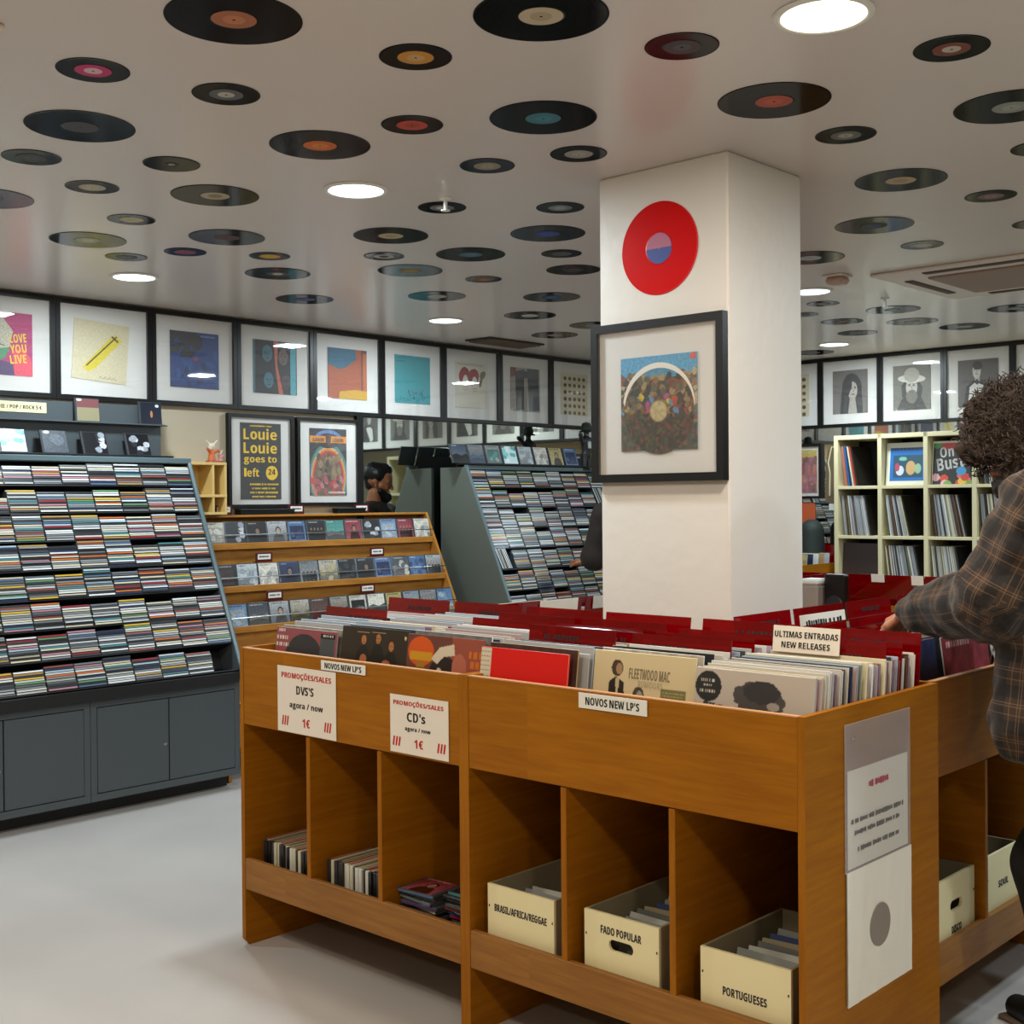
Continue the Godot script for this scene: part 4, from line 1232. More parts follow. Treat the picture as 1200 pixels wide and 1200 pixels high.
func island() -> void:
	var FA := Transform3D(Basis.IDENTITY, Vector3(-2.903, 0, -2.369))
	var FB := Transform3D(Basis.IDENTITY, Vector3(-1.869, 0, -2.369))
	var units := [
		["orange-brown wooden record bin with the two sale signs, at the left of the near row", FA],
		["orange-brown wooden record bin holding three cartons, at the near right corner", FB],
		["wooden record bin facing right, in front of the browsing customer", Transform3D(Basis(Vector3.UP, PI / 2), Vector3(-1.37, 0, -3.548))],
		["wooden record bin facing right, beyond the customer's hands", Transform3D(Basis(Vector3.UP, PI / 2), Vector3(-1.37, 0, -4.582))],
		["wooden record bin facing the grey racks, left of the pillar, nearer one", Transform3D(Basis(Vector3.UP, -PI / 2), Vector3(-3.402, 0, -3.548))],
		["wooden record bin facing the grey racks, left of the pillar, farther one", Transform3D(Basis(Vector3.UP, -PI / 2), Vector3(-3.402, 0, -4.582))],
		["wooden record bin behind the pillar facing the far wall, left one", Transform3D(Basis(Vector3.UP, PI), Vector3(-2.903, 0, -5.762))],
		["wooden record bin behind the pillar facing the far wall, right one", Transform3D(Basis(Vector3.UP, PI), Vector3(-1.869, 0, -5.762))],
	]
	for u in units:
		bin_unit(u[0], u[1].origin, u[1].basis.get_euler().y)
	# near row: six columns, each [x of the column's middle (world), front sleeve's top z, cover, sleeve step, divider tops' z]
	var cols := [
		[-3.225, -2.495, 0, 0.024, [-2.70, -2.985]],
		[-2.890, -2.500, 1, 0.025, [-2.99]],
		[-2.560, -2.475, 2, 0.025, [-2.74, -2.86, -2.99]],
		[-2.224, -2.440, 3, 0.028, [-2.63, -2.75, -2.87, -2.985]],
		[-1.873, -2.500, 4, 0.034, [-2.66, -2.76, -2.87, -2.985]],
		[-1.530, -2.455, 5, 0.0125, [-2.79, -2.89, -2.985]],
	]
	var cname := ["left end", "second", "third", "fourth", "fifth", "right end"]
	var tall := [0.0, 0.012, 0.010, 0.0, 0.012, 0.0]
	for c in 6:
		var q: Array = cols[c]
		var T := Transform3D.IDENTITY
		var tilt := 0.13
		var lean := 0.312 * sin(tilt)
		var k := 0
		var z: float = q[1]
		while z > -2.965:
			var tone: Array = SLEEVE_TONES[rng.randi() % SLEEVE_TONES.size()]
			if k == 0:
				tone = [["pink-grey", "9a8f90"], ["dark brown", "2e2822"], ["reddish brown", "8a4a3a"], ["bright red", "c81810"], ["cream", "d9cba4"], ["light grey", "c8c0b4"]][c]
			elif rng.randf() < 0.45:
				tone = SLEEVE_TONES[[0, 2, 6, 14][rng.randi() % 4]]
			var x: float = q[0] + (0.0 if k == 0 else rng.randf_range(-0.006, 0.007))
			if c == 3 and k > 0:
				x += 0.012
			var lab := "%s record sleeve, %s from front, %s column of the near bins" % [tone[0], ORD[k], cname[c]]
			if k == 0:
				lab = ["record with a big dark head on pink at the front of the left end column", "dark record cover with three figures at the front of the second column", "reddish record cover with an orange disc at the front of the third column", "plain bright red record cover with a paper strip at the front of the fourth column", "cream record cover with two small figures at the front of the fifth column", "grey record cover with dark hair shape at the front of the right end column"][c]
			var yy: float = 0.736 + tall[c] + (0.0 if k == 0 else rng.randf_range(-0.004, 0.012)) - (0.012 if c == 0 and k < 3 else 0.0)
			var s := sleeve(T, x, z + lean, tilt, tone, q[2] if k == 0 else (14 + (k * 7 + c * 5) % 50 if k == 1 else -1), lab, "record sleeves in the near bins", yy)
			if c == 4 and k == 0:
				lettering("cover_lettering", "FLEETWOOD MAC", 0.125, 0.026, col("7e7460"), s, Vector3(0.02, 0.262, 0.0032))
				lettering("cover_lettering", "RUMOURS", 0.075, 0.016, col("b3a88a"), s, Vector3(0.025, 0.238, 0.0032))
			z -= q[3] * rng.randf_range(0.85, 1.15)
			k += 1
		for d in q[4].size():
			var h := 0.362 + (0.008 if d == q[4].size() - 1 else rng.randf_range(-0.012, 0.0))
			divider(T, q[0] + rng.randf_range(-0.004, 0.004), q[4][d] + h * sin(0.13), h, "translucent red divider, %s from front, %s column of the near bins" % [ORD[d], cname[c]], 0.13)
	card("title_card", "white card reading ULTIMAS ENTRADAS NEW RELEASES on a red divider", "sign", Transform3D.IDENTITY, Vector3(-1.575, 1.090, -2.768), 0.186, 0.066, [["ULTIMAS ENTRADAS", 0.176, 0.015, 0, 0.012, "ink"], ["NEW RELEASES", 0.135, 0.015, 0, -0.014, "ink"]], Vector3(-0.13, 0, 0), "paper_sign")
	# the other three sides
	var sides := [
		[2, "nearer right-facing bin"], [3, "farther right-facing bin"],
		[4, "nearer left-facing bin"], [5, "farther left-facing bin"], [6, "left bin behind the pillar"], [7, "right bin behind the pillar"],
	]
	for s in sides:
		var T: Transform3D = units[s[0]][1]
		for c in 3:
			var x := (c - 1) * 0.333
			var n := 9 if s[0] in [2, 4] else 7
			for k in n:
				var z := -0.10 - k * 0.46 / n + rng.randf_range(-0.008, 0.008)
				var tone: Array = SLEEVE_TONES[rng.randi() % SLEEVE_TONES.size()]
				sleeve(T, x + rng.randf_range(-0.006, 0.006), z, 0.13, tone, 14 + rng.randi() % 50 if k == 0 else -1, "%s record sleeve, %s from front, %s column of the %s" % [tone[0], ORD[k], ["left", "middle", "right"][c], s[1]], "record sleeves in the other bins", 0.736 + rng.randf_range(-0.004, 0.01))
			for d in ([0.28, 0.415, 0.60] if s[0] == 2 else [0.42, 0.60]):
				divider(T, x, -d + 0.045, 0.372 if d > 0.55 else 0.352, "red divider %s, %s column of the %s" % ["at the back" if d > 0.55 else ("in the middle" if d > 0.4 else "near the front"), ["left", "middle", "right"][c], s[1]], 0.13, 0.312, d > 0.3)
	var TR: Transform3D = units[2][1]
	card("title_card", "long white title card on a red divider near the customer's hand", "sign", TR, Vector3(-0.308, 1.090, -0.416), 0.26, 0.05, [["~", 0.2, 0.018, 0.0, 0.0, "ink"]], Vector3(-0.13, 0, 0))
	var TL: Transform3D = units[4][1]
	card("title_card", "blank white card on a red divider left of the pillar, wider one", "sign", TL, Vector3(0.305, 1.083, -0.607), 0.2, 0.045, [], Vector3(0.13, PI, 0))
	card("title_card", "blank white card on a red divider close beside the pillar", "sign", TL, Vector3(0.05, 1.083, -0.607), 0.14, 0.045, [], Vector3(0.13, PI, 0))
	card("title_card", "small white card on a red divider behind the pillar, below the ivory shelf's middle", "sign", Transform3D.IDENTITY, Vector3(-2.572, 1.090, -5.1525), 0.062, 0.036, [], Vector3(0.13, 0, 0))
	card("title_card", "small pale card on a red divider behind the pillar, nearer the customer's sleeve", "sign", Transform3D.IDENTITY, Vector3(-2.388, 1.085, -5.1535), 0.055, 0.042, [], Vector3(0.13, 0, 0))
	# boxes on the board in the middle of the ring
	tag(part("centre_board", Vector3(-2.735, 0.88, -5.09), Vector3(-2.035, 0.90, -3.71), M.wood_light, self), "wooden board closing the middle of the ring of bins behind the pillar", "board")
	tag(part("board_support", Vector3(-2.70, 0.0, -5.06), Vector3(-2.68, 0.88, -3.72), M.wood_light, self), "upright wooden board carrying the middle board, left one", "board")
	tag(part("board_support", Vector3(-2.09, 0.0, -5.06), Vector3(-2.07, 0.88, -3.72), M.wood_light, self), "upright wooden board carrying the middle board, right one", "board")
	var gb := thing("storage_box", "grey storage box with a white lid beyond the pillar's right edge", "box", Vector3(-2.59, 0.90, -4.62))
	obj("body", box(Vector3(0.083, 0.19, 0.10), 0.008), col("8d8178", 0.5), gb, Vector3(0, 0.095, 0))
	obj("lid", box(Vector3(0.089, 0.025, 0.106), 0.008), col("d0d0cc", 0.4), gb, Vector3(0, 0.2025, 0))
	var bb := thing("speaker_box", "black box beside the grey storage box beyond the pillar", "box", Vector3(-2.497, 0.90, -4.64))
	obj("cabinet", box(Vector3(0.088, 0.235, 0.05), 0.006), M.black, bb, Vector3(0, 0.1175, 0))
	obj("speaker_grille", lathe([[0.0, 0.004], [0.036, 0.004], [0.040, 0.0]], 32), M.rack_dark, bb, Vector3(0, 0.11, 0.025), Vector3(PI / 2, 0, 0))
	# signs on the near fronts
	var I := Transform3D.IDENTITY
	var fz := -2.3675
	var wd := 0.289
	var s1 := card("sale_sign", "white sale sign for DVDs taped on the near bin's front, the larger left one", "sign", I, Vector3(-3.070, 0.831, fz), wd, 0.206, [
		["PROMOÇÕES/SALES", 0.245, 0.026, 0.0, 0.075, "ink_red"], ["DVS'S", 0.085, 0.026, -0.005, 0.032, "ink"], ["agora / now", 0.165, 0.024, 0.0, -0.018, "ink"], ["1€", 0.036, 0.026, 0.0, -0.067, "ink_red"]], Vector3.ZERO, "paper_sign")
	var s2 := card("sale_sign", "white sale sign for CDs taped on the near bin's front, the smaller right one", "sign", I, Vector3(-2.562, 0.814, fz), 0.239, 0.165, [
		["PROMOÇÕES/SALES", 0.205, 0.019, -0.002, 0.060, "ink_red"], ["CD's", 0.075, 0.026, -0.01, 0.023, "ink"], ["agora / now", 0.105, 0.015, -0.004, -0.012, "ink"], ["1€", 0.035, 0.024, 0.0, -0.050, "ink_red"]], Vector3.ZERO, "paper_sign")
	for q in [[s1, 0.105, -0.067, 0.03], [s2, 0.092, -0.050, 0.027]]:
		for s in [-1, 1]:
			for k in 3:
				obj("red_stroke", box(Vector3(0.006, q[3], 0.0008)), M.ink_red, q[0], Vector3(s * q[1] + (k - 1) * 0.012, q[2], 0.0011), Vector3(0, 0, -0.18))
	card("name_card", "white card reading NOVOS NEW LP'S hooked over the left bin's front edge", "sign", I, Vector3(-2.891, 0.952, fz + 0.001), 0.206, 0.029, [["NOVOS NEW LP'S", 0.17, 0.017, 0.0, 0.0, "ink"]])
	card("name_card", "white card reading NOVOS NEW LP'S on the right bin's front edge", "sign", I, Vector3(-1.873, 0.9495, fz + 0.001), 0.210, 0.038, [["NOVOS NEW LP'S", 0.165, 0.019, 0.0, 0.0, "ink"]])
	# paper and sleeve on the end panel
	var E := Transform3D(Basis(Vector3.UP, PI / 2), Vector3(-1.352, 0, 0))
	var pouch := thing("plastic_pouch", "clear plastic pouch with a printed notice on the bin's end panel", "pouch")
	placed(pouch, E, Vector3(2.70, 0.768, 0.003))
	obj("notice_sheet", box(Vector3(0.300, 0.222, 0.001), 0.0002), M.paper, pouch, Vector3(0, -0.05, 0))
	obj("pouch_film", box(Vector3(0.325, 0.335, 0.003), 0.001), M.plastic, pouch, Vector3(0, 0, 0.0005))
	fuzzy_words("red_heading", 0.10, 0.016, col("b0485a", 0.6), pouch, Vector3(0.0, 0.018, 0.0022))
	for k in 3:
		fuzzy_words("grey_line", 0.26 - 0.03 * k, 0.012, col("6a6866", 0.6), pouch, Vector3(-0.005, -0.055 - 0.027 * k - (0.012 if k == 2 else 0.0), 0.0022))
	obj("tack", lathe([[0.0, 0.003], [0.004, 0.002], [0.005, 0.0]], 12), M.chrome, pouch, Vector3(-0.125, 0.135, 0.002), Vector3(PI / 2, 0, 0))
	var inner := thing("paper_sleeve", "crumpled white paper record sleeve with a round hole on the bin's end panel", "paper sleeve")
	placed(inner, E, Vector3(2.705, 0.450, 0.003))
	obj("paper", crumpled(0.322, 0.304), M.paper, inner)
	obj("round_hole", lathe([[0.0, 0.0012], [0.05, 0.0012], [0.05, 0.0]], 40), col("8d8378", 0.6), inner, Vector3(-0.005, 0.0, 0.0022), Vector3(PI / 2, 0, 0))
	# cartons
	carton("cream carton reading BRASIL/AFRICA/REGGAE in the near right bin's left compartment", I, Vector3(-2.212, 0.206, -2.400), 0.236, 0.210, 0.36, "BRASIL/AFRICA/REGGAE", 0.150, 0.185, false, 2)
	carton("cream carton with a hand slot in the near right bin's middle compartment", I, Vector3(-1.878, 0.206, -2.400), 0.230, 0.215, 0.36, "FADO POPULAR", 0.175, 0.125, true, 8)
	carton("cream carton reading PORTUGUESES in the near right bin's right compartment", I, Vector3(-1.526, 0.206, -2.400), 0.237, 0.203, 0.36, "PORTUGUESES", 0.115, 0.115, false, 6)
	carton("cream carton with a hand slot in the right-facing bin's nearest compartment", TR, Vector3(-0.320, 0.206, -0.022), 0.235, 0.232, 0.36, "DISCO", 0.09, 0.06, true, 3)
	carton("cream carton in the right-facing bin's middle compartment, partly behind the customer's leg", TR, Vector3(0.0, 0.206, -0.022), 0.235, 0.232, 0.36, "SOUL", 0.14, 0.07, false, 3)
	# dvd cases on edge
	var dvd := box(Vector3(0.0138, 0.135, 0.19), 0.001)
	var tones := [["black", "1a1a1c"], ["white", "c8c9c0"], ["dark grey", "34363a"], ["black", "17171a"], ["cream", "c4bfa6"], ["charcoal", "28292c"]]
	for c in 2:
		for k in 18:
			var tone: Array = tones[rng.randi() % 6]
			var t := thing("dvd_case", "%s DVD case, %s from left, %s lower compartment of the near bin" % [tone[0], ORD[k], ["first", "second"][c]], "DVD case", Vector3([-3.375, -3.035][c] + k * 0.0152, 0.2055, -2.415 - rng.randf() * 0.012), 0, "DVD cases on edge in the lower compartments")
			obj("case", dvd, col(tone[1], 0.35), t, Vector3(0, 0.0675, -0.095))
			obj("top_insert", box(Vector3(0.010, 0.001, 0.17)), col(["8f5a4a", "b5a890", "6d6f72", "a89f4a", "8a8d90", "b0623c"][k % 6], 0.4), t, Vector3(0, 0.1352, -0.095))
	# loose pile of cds
	for c in 3:
		for k in [11, 12, 14][c]:
			var tone: Array = CD_TONES[rng.randi() % CD_TONES.size()]
			var t := thing("cd_case", "%s CD case, %s from bottom, %s pile in the near bin" % [tone[0], ORD[k], ["front left", "front right", "rear"][c]], "CD case", Vector3([-2.64, -2.49, -2.50][c] + rng.randf_range(-0.012, 0.012), 0.2055 + k * 0.0105, [-2.49, -2.53, -2.72][c] + rng.randf_range(-0.012, 0.012)), rng.randf_range(-0.15, 0.15), "loose CD cases piled in the bin")
			obj("case", box(Vector3(0.142, 0.010, 0.125), 0.001), M.cd_case, t, Vector3(0, 0.005, 0))
			obj("spine_card", box(Vector3(0.136, 0.007, 0.001)), col(tone[1], 0.4), t, Vector3(0, 0.005, 0.0626))
			if k == [10, 11, 13][c]:
				obj("cover_art", sheet(0.12, 0.12, 0.0008, 20 + c * 3, 8), M.art_small, t, Vector3(0, 0.0104, 0), Vector3(-PI / 2, 0, 0))

func crumpled(w: float, h: float) -> ArrayMesh:
	var n := FastNoiseLite.new()
	n.seed = 4
	n.frequency = 5.0
	var st := stnew()
	var N := 28
	var f := func(i: int, j: int, back: bool) -> Vector3:
		var x := (float(i) / N - 0.5) * w
		var y := (float(j) / N - 0.5) * h
		var z := 0.0012 + 0.0022 * maxf(0.0, n.get_noise_2d(x * 3.0, y * 0.9) + 0.2)
		return Vector3(x, y, -0.0012 if back else z)
	for i in N:
		for j in N:
			for back in [false, true]:
				quad(st, f.call(i, j, back), f.call(i + 1, j, back), f.call(i + 1, j + 1, back), f.call(i, j + 1, back), Vector3.FORWARD if back else Vector3.BACK)
	st.index()
	st.generate_normals()
	return st.commit()

# ------------------------------------------------------------------ grey cd racks on the left wall
const CD_TONES := [["white", "d6d8d8"], ["cream", "cfc7a8"], ["pale grey", "a7abad"], ["mid grey", "6f7377"], ["dark grey", "3a3d41"], ["black", "17181b"], ["silver", "bfc4c6"], ["steel blue", "4a6484"], ["navy", "1f2c52"], ["pale blue", "9fb8c6"], ["crimson", "93202c"], ["brick red", "8d4234"], ["pink", "b07a8a"], ["yellow", "d0a928"], ["ochre", "a9823f"], ["green", "5c8a5a"], ["teal", "3f7c80"], ["violet", "5b4272"], ["orange", "c2662a"], ["charcoal", "26282b"], ["ash grey", "8b8e90"], ["off-white", "c9c7bd"], ["graphite", "2f3236"], ["bone", "bdb59d"], ["smoke grey", "5a5e62"], ["jet black", "0f0f11"], ["frosted white", "e2e5e6"], ["pewter", "7c8286"]]
const CD_WEIGHT := [0, 0, 1, 1, 2, 2, 3, 3, 4, 4, 5, 5, 6, 6, 7, 8, 9, 10, 11, 12, 13, 14, 15, 16, 18, 19, 19, 20, 20, 21, 21, 22, 22, 23, 23, 24, 24, 25, 25, 26, 26, 27, 27]

func cd_mesh() -> ArrayMesh:
	if not box_cache.has("cd"):
		var st := stnew()
		bx(st, Vector3(-0.071, -0.005, -0.125), Vector3(0.071, 0.005, 0.0), 0.0008)
		var am := st.commit()
		st = stnew()
		bx(st, Vector3(-0.068, -0.0036, -0.001), Vector3(0.068, 0.0036, 0.0006))
		st.commit(am)
		am.surface_set_material(0, M.cd_case)
		box_cache["cd"] = am
	return box_cache["cd"]

func cd_stack(T: Transform3D, base: Vector3, up: Vector3, outward: Vector3, n: int, where: String, single: bool) -> void:
	var used := {}
	for k in n:
		var i: int = CD_WEIGHT[rng.randi() % CD_WEIGHT.size()]
		for tries in 30:
			if not used.has(i):
				break
			i = CD_WEIGHT[rng.randi() % CD_WEIGHT.size()]
		used[i] = true
		var tone: Array = CD_TONES[i]
		var b := Basis(up.cross(outward).normalized(), up, outward)
		var x := T * Transform3D(b, base + up * (0.0055 + k * 0.0106) + outward * (0.006 + rng.randf_range(-0.003, 0.003)) + b.x * rng.randf_range(-0.0015, 0.0015))
		if single and cd_count < 262:
			cd_count += 1
			var o := MeshInstance3D.new()
			o.name = numbered("cd_case", self)
			o.mesh = cd_mesh()
			add_child(o, true)
			o.transform = x
			o.set_surface_override_material(1, col(tone[1], 0.35))
			tag(o, "%s CD case, %s" % [tone[0], where], "CD case", "CD cases stacked in the near grey rack")
		else:
			cd_rest.append([x, Color(tone[1])])

func flush_cds() -> void:
	var mm := MultiMesh.new()
	mm.transform_format = MultiMesh.TRANSFORM_3D
	mm.use_colors = true
	var src: ArrayMesh = cd_mesh().duplicate()
	src.surface_set_material(0, M.cd_case)
	var sm := mt("cd_spines", Color(1, 1, 1), 0.35)
	sm.vertex_color_use_as_albedo = true
	src.surface_set_material(1, sm)
	mm.mesh = src
	mm.instance_count = cd_rest.size()
	for k in cd_rest.size():
		mm.set_instance_transform(k, cd_rest[k][0])
		mm.set_instance_color(k, cd_rest[k][1].srgb_to_linear())
	var o := MultiMeshInstance3D.new()
	o.name = "stacked_cd_cases"
	o.multimesh = mm
	add_child(o)
	o.set_meta("kind", "stuff")
	tag(o, "many more stacked CD cases filling the two grey racks", "CD cases")

func cd_rack(label: String, zc: float, L: float, mat: Material, first: bool) -> Transform3D:
	var T := Transform3D(Basis(Vector3.UP, PI / 2), Vector3(WX, 0, zc))
	var t := thing("cd_rack", label, "CD rack", T.origin, PI / 2)
	var h := L * 0.5
	var prof := PackedVector2Array([Vector2(0.05, 0.07), Vector2(0.715, 0.07), Vector2(0.715, 0.54), Vector2(0.755, 0.56), Vector2(0.755, 0.60), Vector2(0.285, 1.675), Vector2(0.05, 1.675)])
	var sp := slab(prof, -0.011, 0.011)
	for s in [-1, 1]:
		obj("side_panel", sp, mat, t, Vector3(s * (h - 0.011), 0, 0), Vector3(0, -PI / 2, 0))
	for s in [-1, 1]:
		var edge := stnew()
		bar(edge, [Vector3(s * (h - 0.011), 0.60, 0.757), Vector3(s * (h - 0.011), 1.675, 0.287)], 0.0125, 6)
		obj("edge_trim", edge.commit(), M.rack_trim, t)
	var ih := h - 0.022
	part("back_panel", Vector3(-ih, 0.07, 0.05), Vector3(ih, 1.675, 0.062), M.rack_dark, t)
	part("top_board", Vector3(-ih, 1.655, 0.062), Vector3(ih, 1.675, 0.275), mat, t)
	part("top_trim", Vector3(-h, 1.658, 0.272), Vector3(h, 1.688, 0.302), M.rack_trim, t, 0.004)
	part("plinth", Vector3(-ih, 0.0, 0.10), Vector3(ih, 0.07, 0.63), M.rack_dark, t)
	part("carcass", Vector3(-ih, 0.07, 0.062), Vector3(ih, 0.54, 0.700), mat, t)
	part("ledge", Vector3(-ih, 0.54, 0.062), Vector3(ih, 0.598, 0.752), M.rack_dark, t, 0.004)
	# cupboard doors, two to a module
	var modules := 2
	for m in modules:
		var x0 := -h + m * L / modules
		for d in 2:
			var a := x0 + 0.034 + d * (L / modules - 0.068 + 0.006) * 0.5
			var w := (L / modules - 0.068 - 0.006) * 0.5
			var dr := part("cupboard_door", Vector3(a, 0.108, 0.700), Vector3(a + w, 0.503, 0.722), mat, t, 0.002)
			if d == 0:
				obj("lock", lathe([[0.0, 0.006], [0.006, 0.006], [0.009, 0.002], [0.009, 0.0]], 16), M.chrome, dr, Vector3(w * 0.5 - 0.02, -0.02, 0.011), Vector3(PI / 2, 0, 0))
		part("frame_rail", Vector3(x0 + 0.001, 0.07, 0.700), Vector3(x0 + L / modules - 0.001, 0.104, 0.720), mat, t, 0.001)
		part("frame_rail", Vector3(x0 + 0.001, 0.507, 0.700), Vector3(x0 + L / modules - 0.001, 0.54, 0.720), mat, t, 0.001)
		for s in [0, 1]:
			var xa := x0 + 0.001 if s == 0 else x0 + L / modules - 0.032
			part("frame_stile", Vector3(xa, 0.104, 0.700), Vector3(xa + 0.031, 0.507, 0.720), mat, t, 0.001)
	# sloping shelves
	var up := Vector3(0, 0.9164, -0.4003)
	var out := Vector3(0, 0.4003, 0.9164)
	var p0 := Vector3(0, 0.602, 0.748)
	part("inner_slope", Vector3(-ih, -0.003, -0.003), Vector3(ih, 1.16, 0.003), M.rack_dark, t).transform = Transform3D(Basis(Vector3.RIGHT, up, out), p0 + up * 0.58 - out * 0.135)
	for r in 8:
		var o := part("shelf", Vector3(-ih, -0.003, -0.07), Vector3(ih, 0.003, 0.07), M.rack_dark, t, 0.001)
		o.transform = Transform3D(Basis(Vector3.RIGHT, up, out), p0 + up * (0.004 + r * 0.1455) - out * 0.066)
	var ncol := int((L - 0.04) / 0.1445)
	var pitch := (2.0 * ih) / ncol
	for r in 8:
		for c in ncol:
			var n := rng.randi_range(10, 13)
			if rng.randf() < 0.12:
				n = rng.randi_range(6, 9)
			if r == 7:
				n = mini(n, 11)
			var x := -ih + (c + 0.5) * pitch
			if not first and (r == 6 and c == 8 or r == 3 and c == 0): # cases standing on edge
				for k in 7:
					var b := Basis(out.cross(Vector3.RIGHT).normalized(), Vector3.RIGHT, out)
					var tone: Array = CD_TONES[[0, 3, 2, 5, 1, 0, 9][k]]
					cd_rest.append([T * Transform3D(Basis(b.x, b.y, out).rotated(out, 0.10), p0 + Vector3(x - 0.055 + k * 0.014, 0, 0) + up * (0.08 + r * 0.1455) + out * 0.006), Color(tone[1])])
				continue
			if rng.randf() < 0.015:
				continue
			var where := "%s shelf up, %s stack from the near grey rack's right end" % [ORD[r], ORD[ncol - 1 - c]]
			cd_stack(T, p0 + Vector3(x, 0, 0) + up * (0.008 + r * 0.1455), up, out, n, where, first and c >= 3)
	return T

# a jewel case shown face out, base at the origin, facing +Z
func shown_cd(T: Transform3D, at: Vector3, lean: float, cell: int, label: String, group: String, s := 1.0, twist := 0.0) -> void:
	var t := thing("displayed_cd", label, "CD case", Vector3.ZERO, 0, group)
	placed(t, T, at, Vector3(-lean, twist, 0))
	obj("case", box(Vector3(0.142 * s, 0.125 * s, 0.010), 0.001), M.cd_case, t, Vector3(0, 0.0625 * s, 0))
	obj("cover_art", sheet(0.128 * s, 0.119 * s, 0.0008, cell, 8), M.art_small, t, Vector3(0.004 * s, 0.0625 * s, 0.0052))

func cd_racks() -> void:
	var T := cd_rack("long dark grey CD rack with sloping shelves over cupboards at the left", -2.87, 1.64, M.rack, true)
	# display header on its top
	var hd := thing("display_header", "dark grey two-tier display header on top of the near CD rack", "display stand", T.origin, PI / 2)
	part("header_panel", Vector3(-0.81, 1.676, 0.10), Vector3(0.75, 1.968, 0.118), M.rack, hd, 0.002)
	part("upper_ledge", Vector3(-0.81, 1.862, 0.118), Vector3(0.752, 1.870, 0.165), M.rack, hd, 0.002)
	part("lower_ledge", Vector3(-0.81, 1.692, 0.118), Vector3(0.756, 1.701, 0.235), M.rack_dark, hd, 0.002)
	for s in [-1, 1]:
		part("ledge_peg", Vector3(0.752, 1.695 if s < 0 else 1.863, 0.14), Vector3(0.772, 1.699 if s < 0 else 1.868, 0.15), M.rack_dark, hd)
	card("rack_sign", "cream sign reading INDIE / POP / ROCK 5 € on the near rack's header", "sign", T, Vector3(-0.045, 1.930, 0.120), 0.30, 0.052, [["INDIE / POP / ROCK 5 €", 0.25, 0.018, 0.0, 0.0, "ink"]], Vector3.ZERO, "carton")
	var up := [[-3.183, 8, "tan and maroon CD cover on the header's upper ledge"], [-3.543, 9, "night-blue CD cover at the right end of the header's upper ledge"]]
	for q in up:
		shown_cd(T, Vector3(-2.87 - q[0], 1.8705, 0.142), 0.10, q[1], q[2], "CD covers shown on the near rack's header", 0.95)
	var low := [[-2.56, 20, "CD cover at the left photo edge of the header's lower ledge"], [-2.77, 10, "bright cyan and white CD cover on the header's lower ledge"], [-2.985, 11, "slate grey CD cover on the header's lower ledge"], [-3.20, 12, "black and grey CD cover on the header's lower ledge, third in view"], [-3.445, 13, "black and silver CD cover at the right end of the header's lower ledge"]]
	for q in low:
		shown_cd(T, Vector3(-2.87 - q[0], 1.7015, 0.195), 0.35, q[1], q[2], "CD covers shown on the near rack's header", 0.98)
	# far rack
	var R := cd_rack("olive grey CD rack with sloping shelves, farther along the left wall behind the island", -6.61, 1.70, M.rack2, false)
	var hd2 := thing("display_ledge", "thin dark display ledge on top of the far CD rack", "display stand", R.origin, PI / 2)
	part("ledge_board", Vector3(-0.84, 1.690, 0.20), Vector3(0.84, 1.699, 0.315), M.rack_dark, hd2, 0.002)
	part("ledge_back", Vector3(-0.84, 1.676, 0.19), Vector3(0.84, 1.76, 0.20), M.rack_dark, hd2, 0.002)
	var cells := [26, 31, 43, 10, 37, 22, 30, 18]
	var ct := ["pale dotted", "dusky blue", "pale grey framed", "bright white and cyan", "pale blue", "dark olive", "cream-edged dark", "vivid blue"]
	for k in 8:
		shown_cd(R, Vector3(-6.61 + 5.73 + k * 0.161, 1.6995, 0.272), 0.30, cells[k], "%s cover on the far rack's ledge, %s from the left" % [ct[k], ORD[k]], "covers shown on the far rack's ledge", 1.05)
	# toy figure
	var f := thing("toy_figure", "dark toy figure with raised arms on the far rack beside the pillar picture", "toy figure", Vector3(-5.76, 1.676, -7.0), PI / 2)
	obj("base", lathe([[0.0, 0.012], [0.05, 0.012], [0.055, 0.0], [0.0, 0.0]], 20), M.black, f)
	var bs := [[Vector3(-0.025, 0.012, 0), Vector3(-0.02, 0.11, 0), 0.018, 0.02], [Vector3(0.025, 0.012, 0), Vector3(0.02, 0.11, 0), 0.018, 0.02], [Vector3(0, 0.11, 0), Vector3(0, 0.2, 0), 0.032, 0.042], [Vector3(-0.04, 0.2, 0), Vector3(-0.09, 0.25, 0.02), 0.018, 0.015], [Vector3(0.04, 0.2, 0), Vector3(0.10, 0.17, 0.03), 0.018, 0.015], [Vector3(0, 0.21, 0), Vector3(0, 0.265, 0), 0.015, 0.02]]
	obj("body", nets(bs, 0.006, 0.012), col("2c2f30", 0.35), f)
	obj("helmet", lathe([[0.0, 0.09], [0.03, 0.08], [0.04, 0.05], [0.038, 0.03], [0.055, 0.02], [0.05, 0.015], [0.0, 0.012]], 20), col("20302c", 0.3), f, Vector3(0, 0.255, 0))
	obj("shield", lathe([[0.0, 0.008], [0.03, 0.006], [0.034, 0.0]], 20), col("a8442c", 0.4), f, Vector3(0.105, 0.19, 0.045), Vector3(PI / 2, 0, 0))
	obj("chest_plate", box(Vector3(0.055, 0.05, 0.012), 0.004), col("b9c0bd", 0.3), f, Vector3(0, 0.175, 0.04))

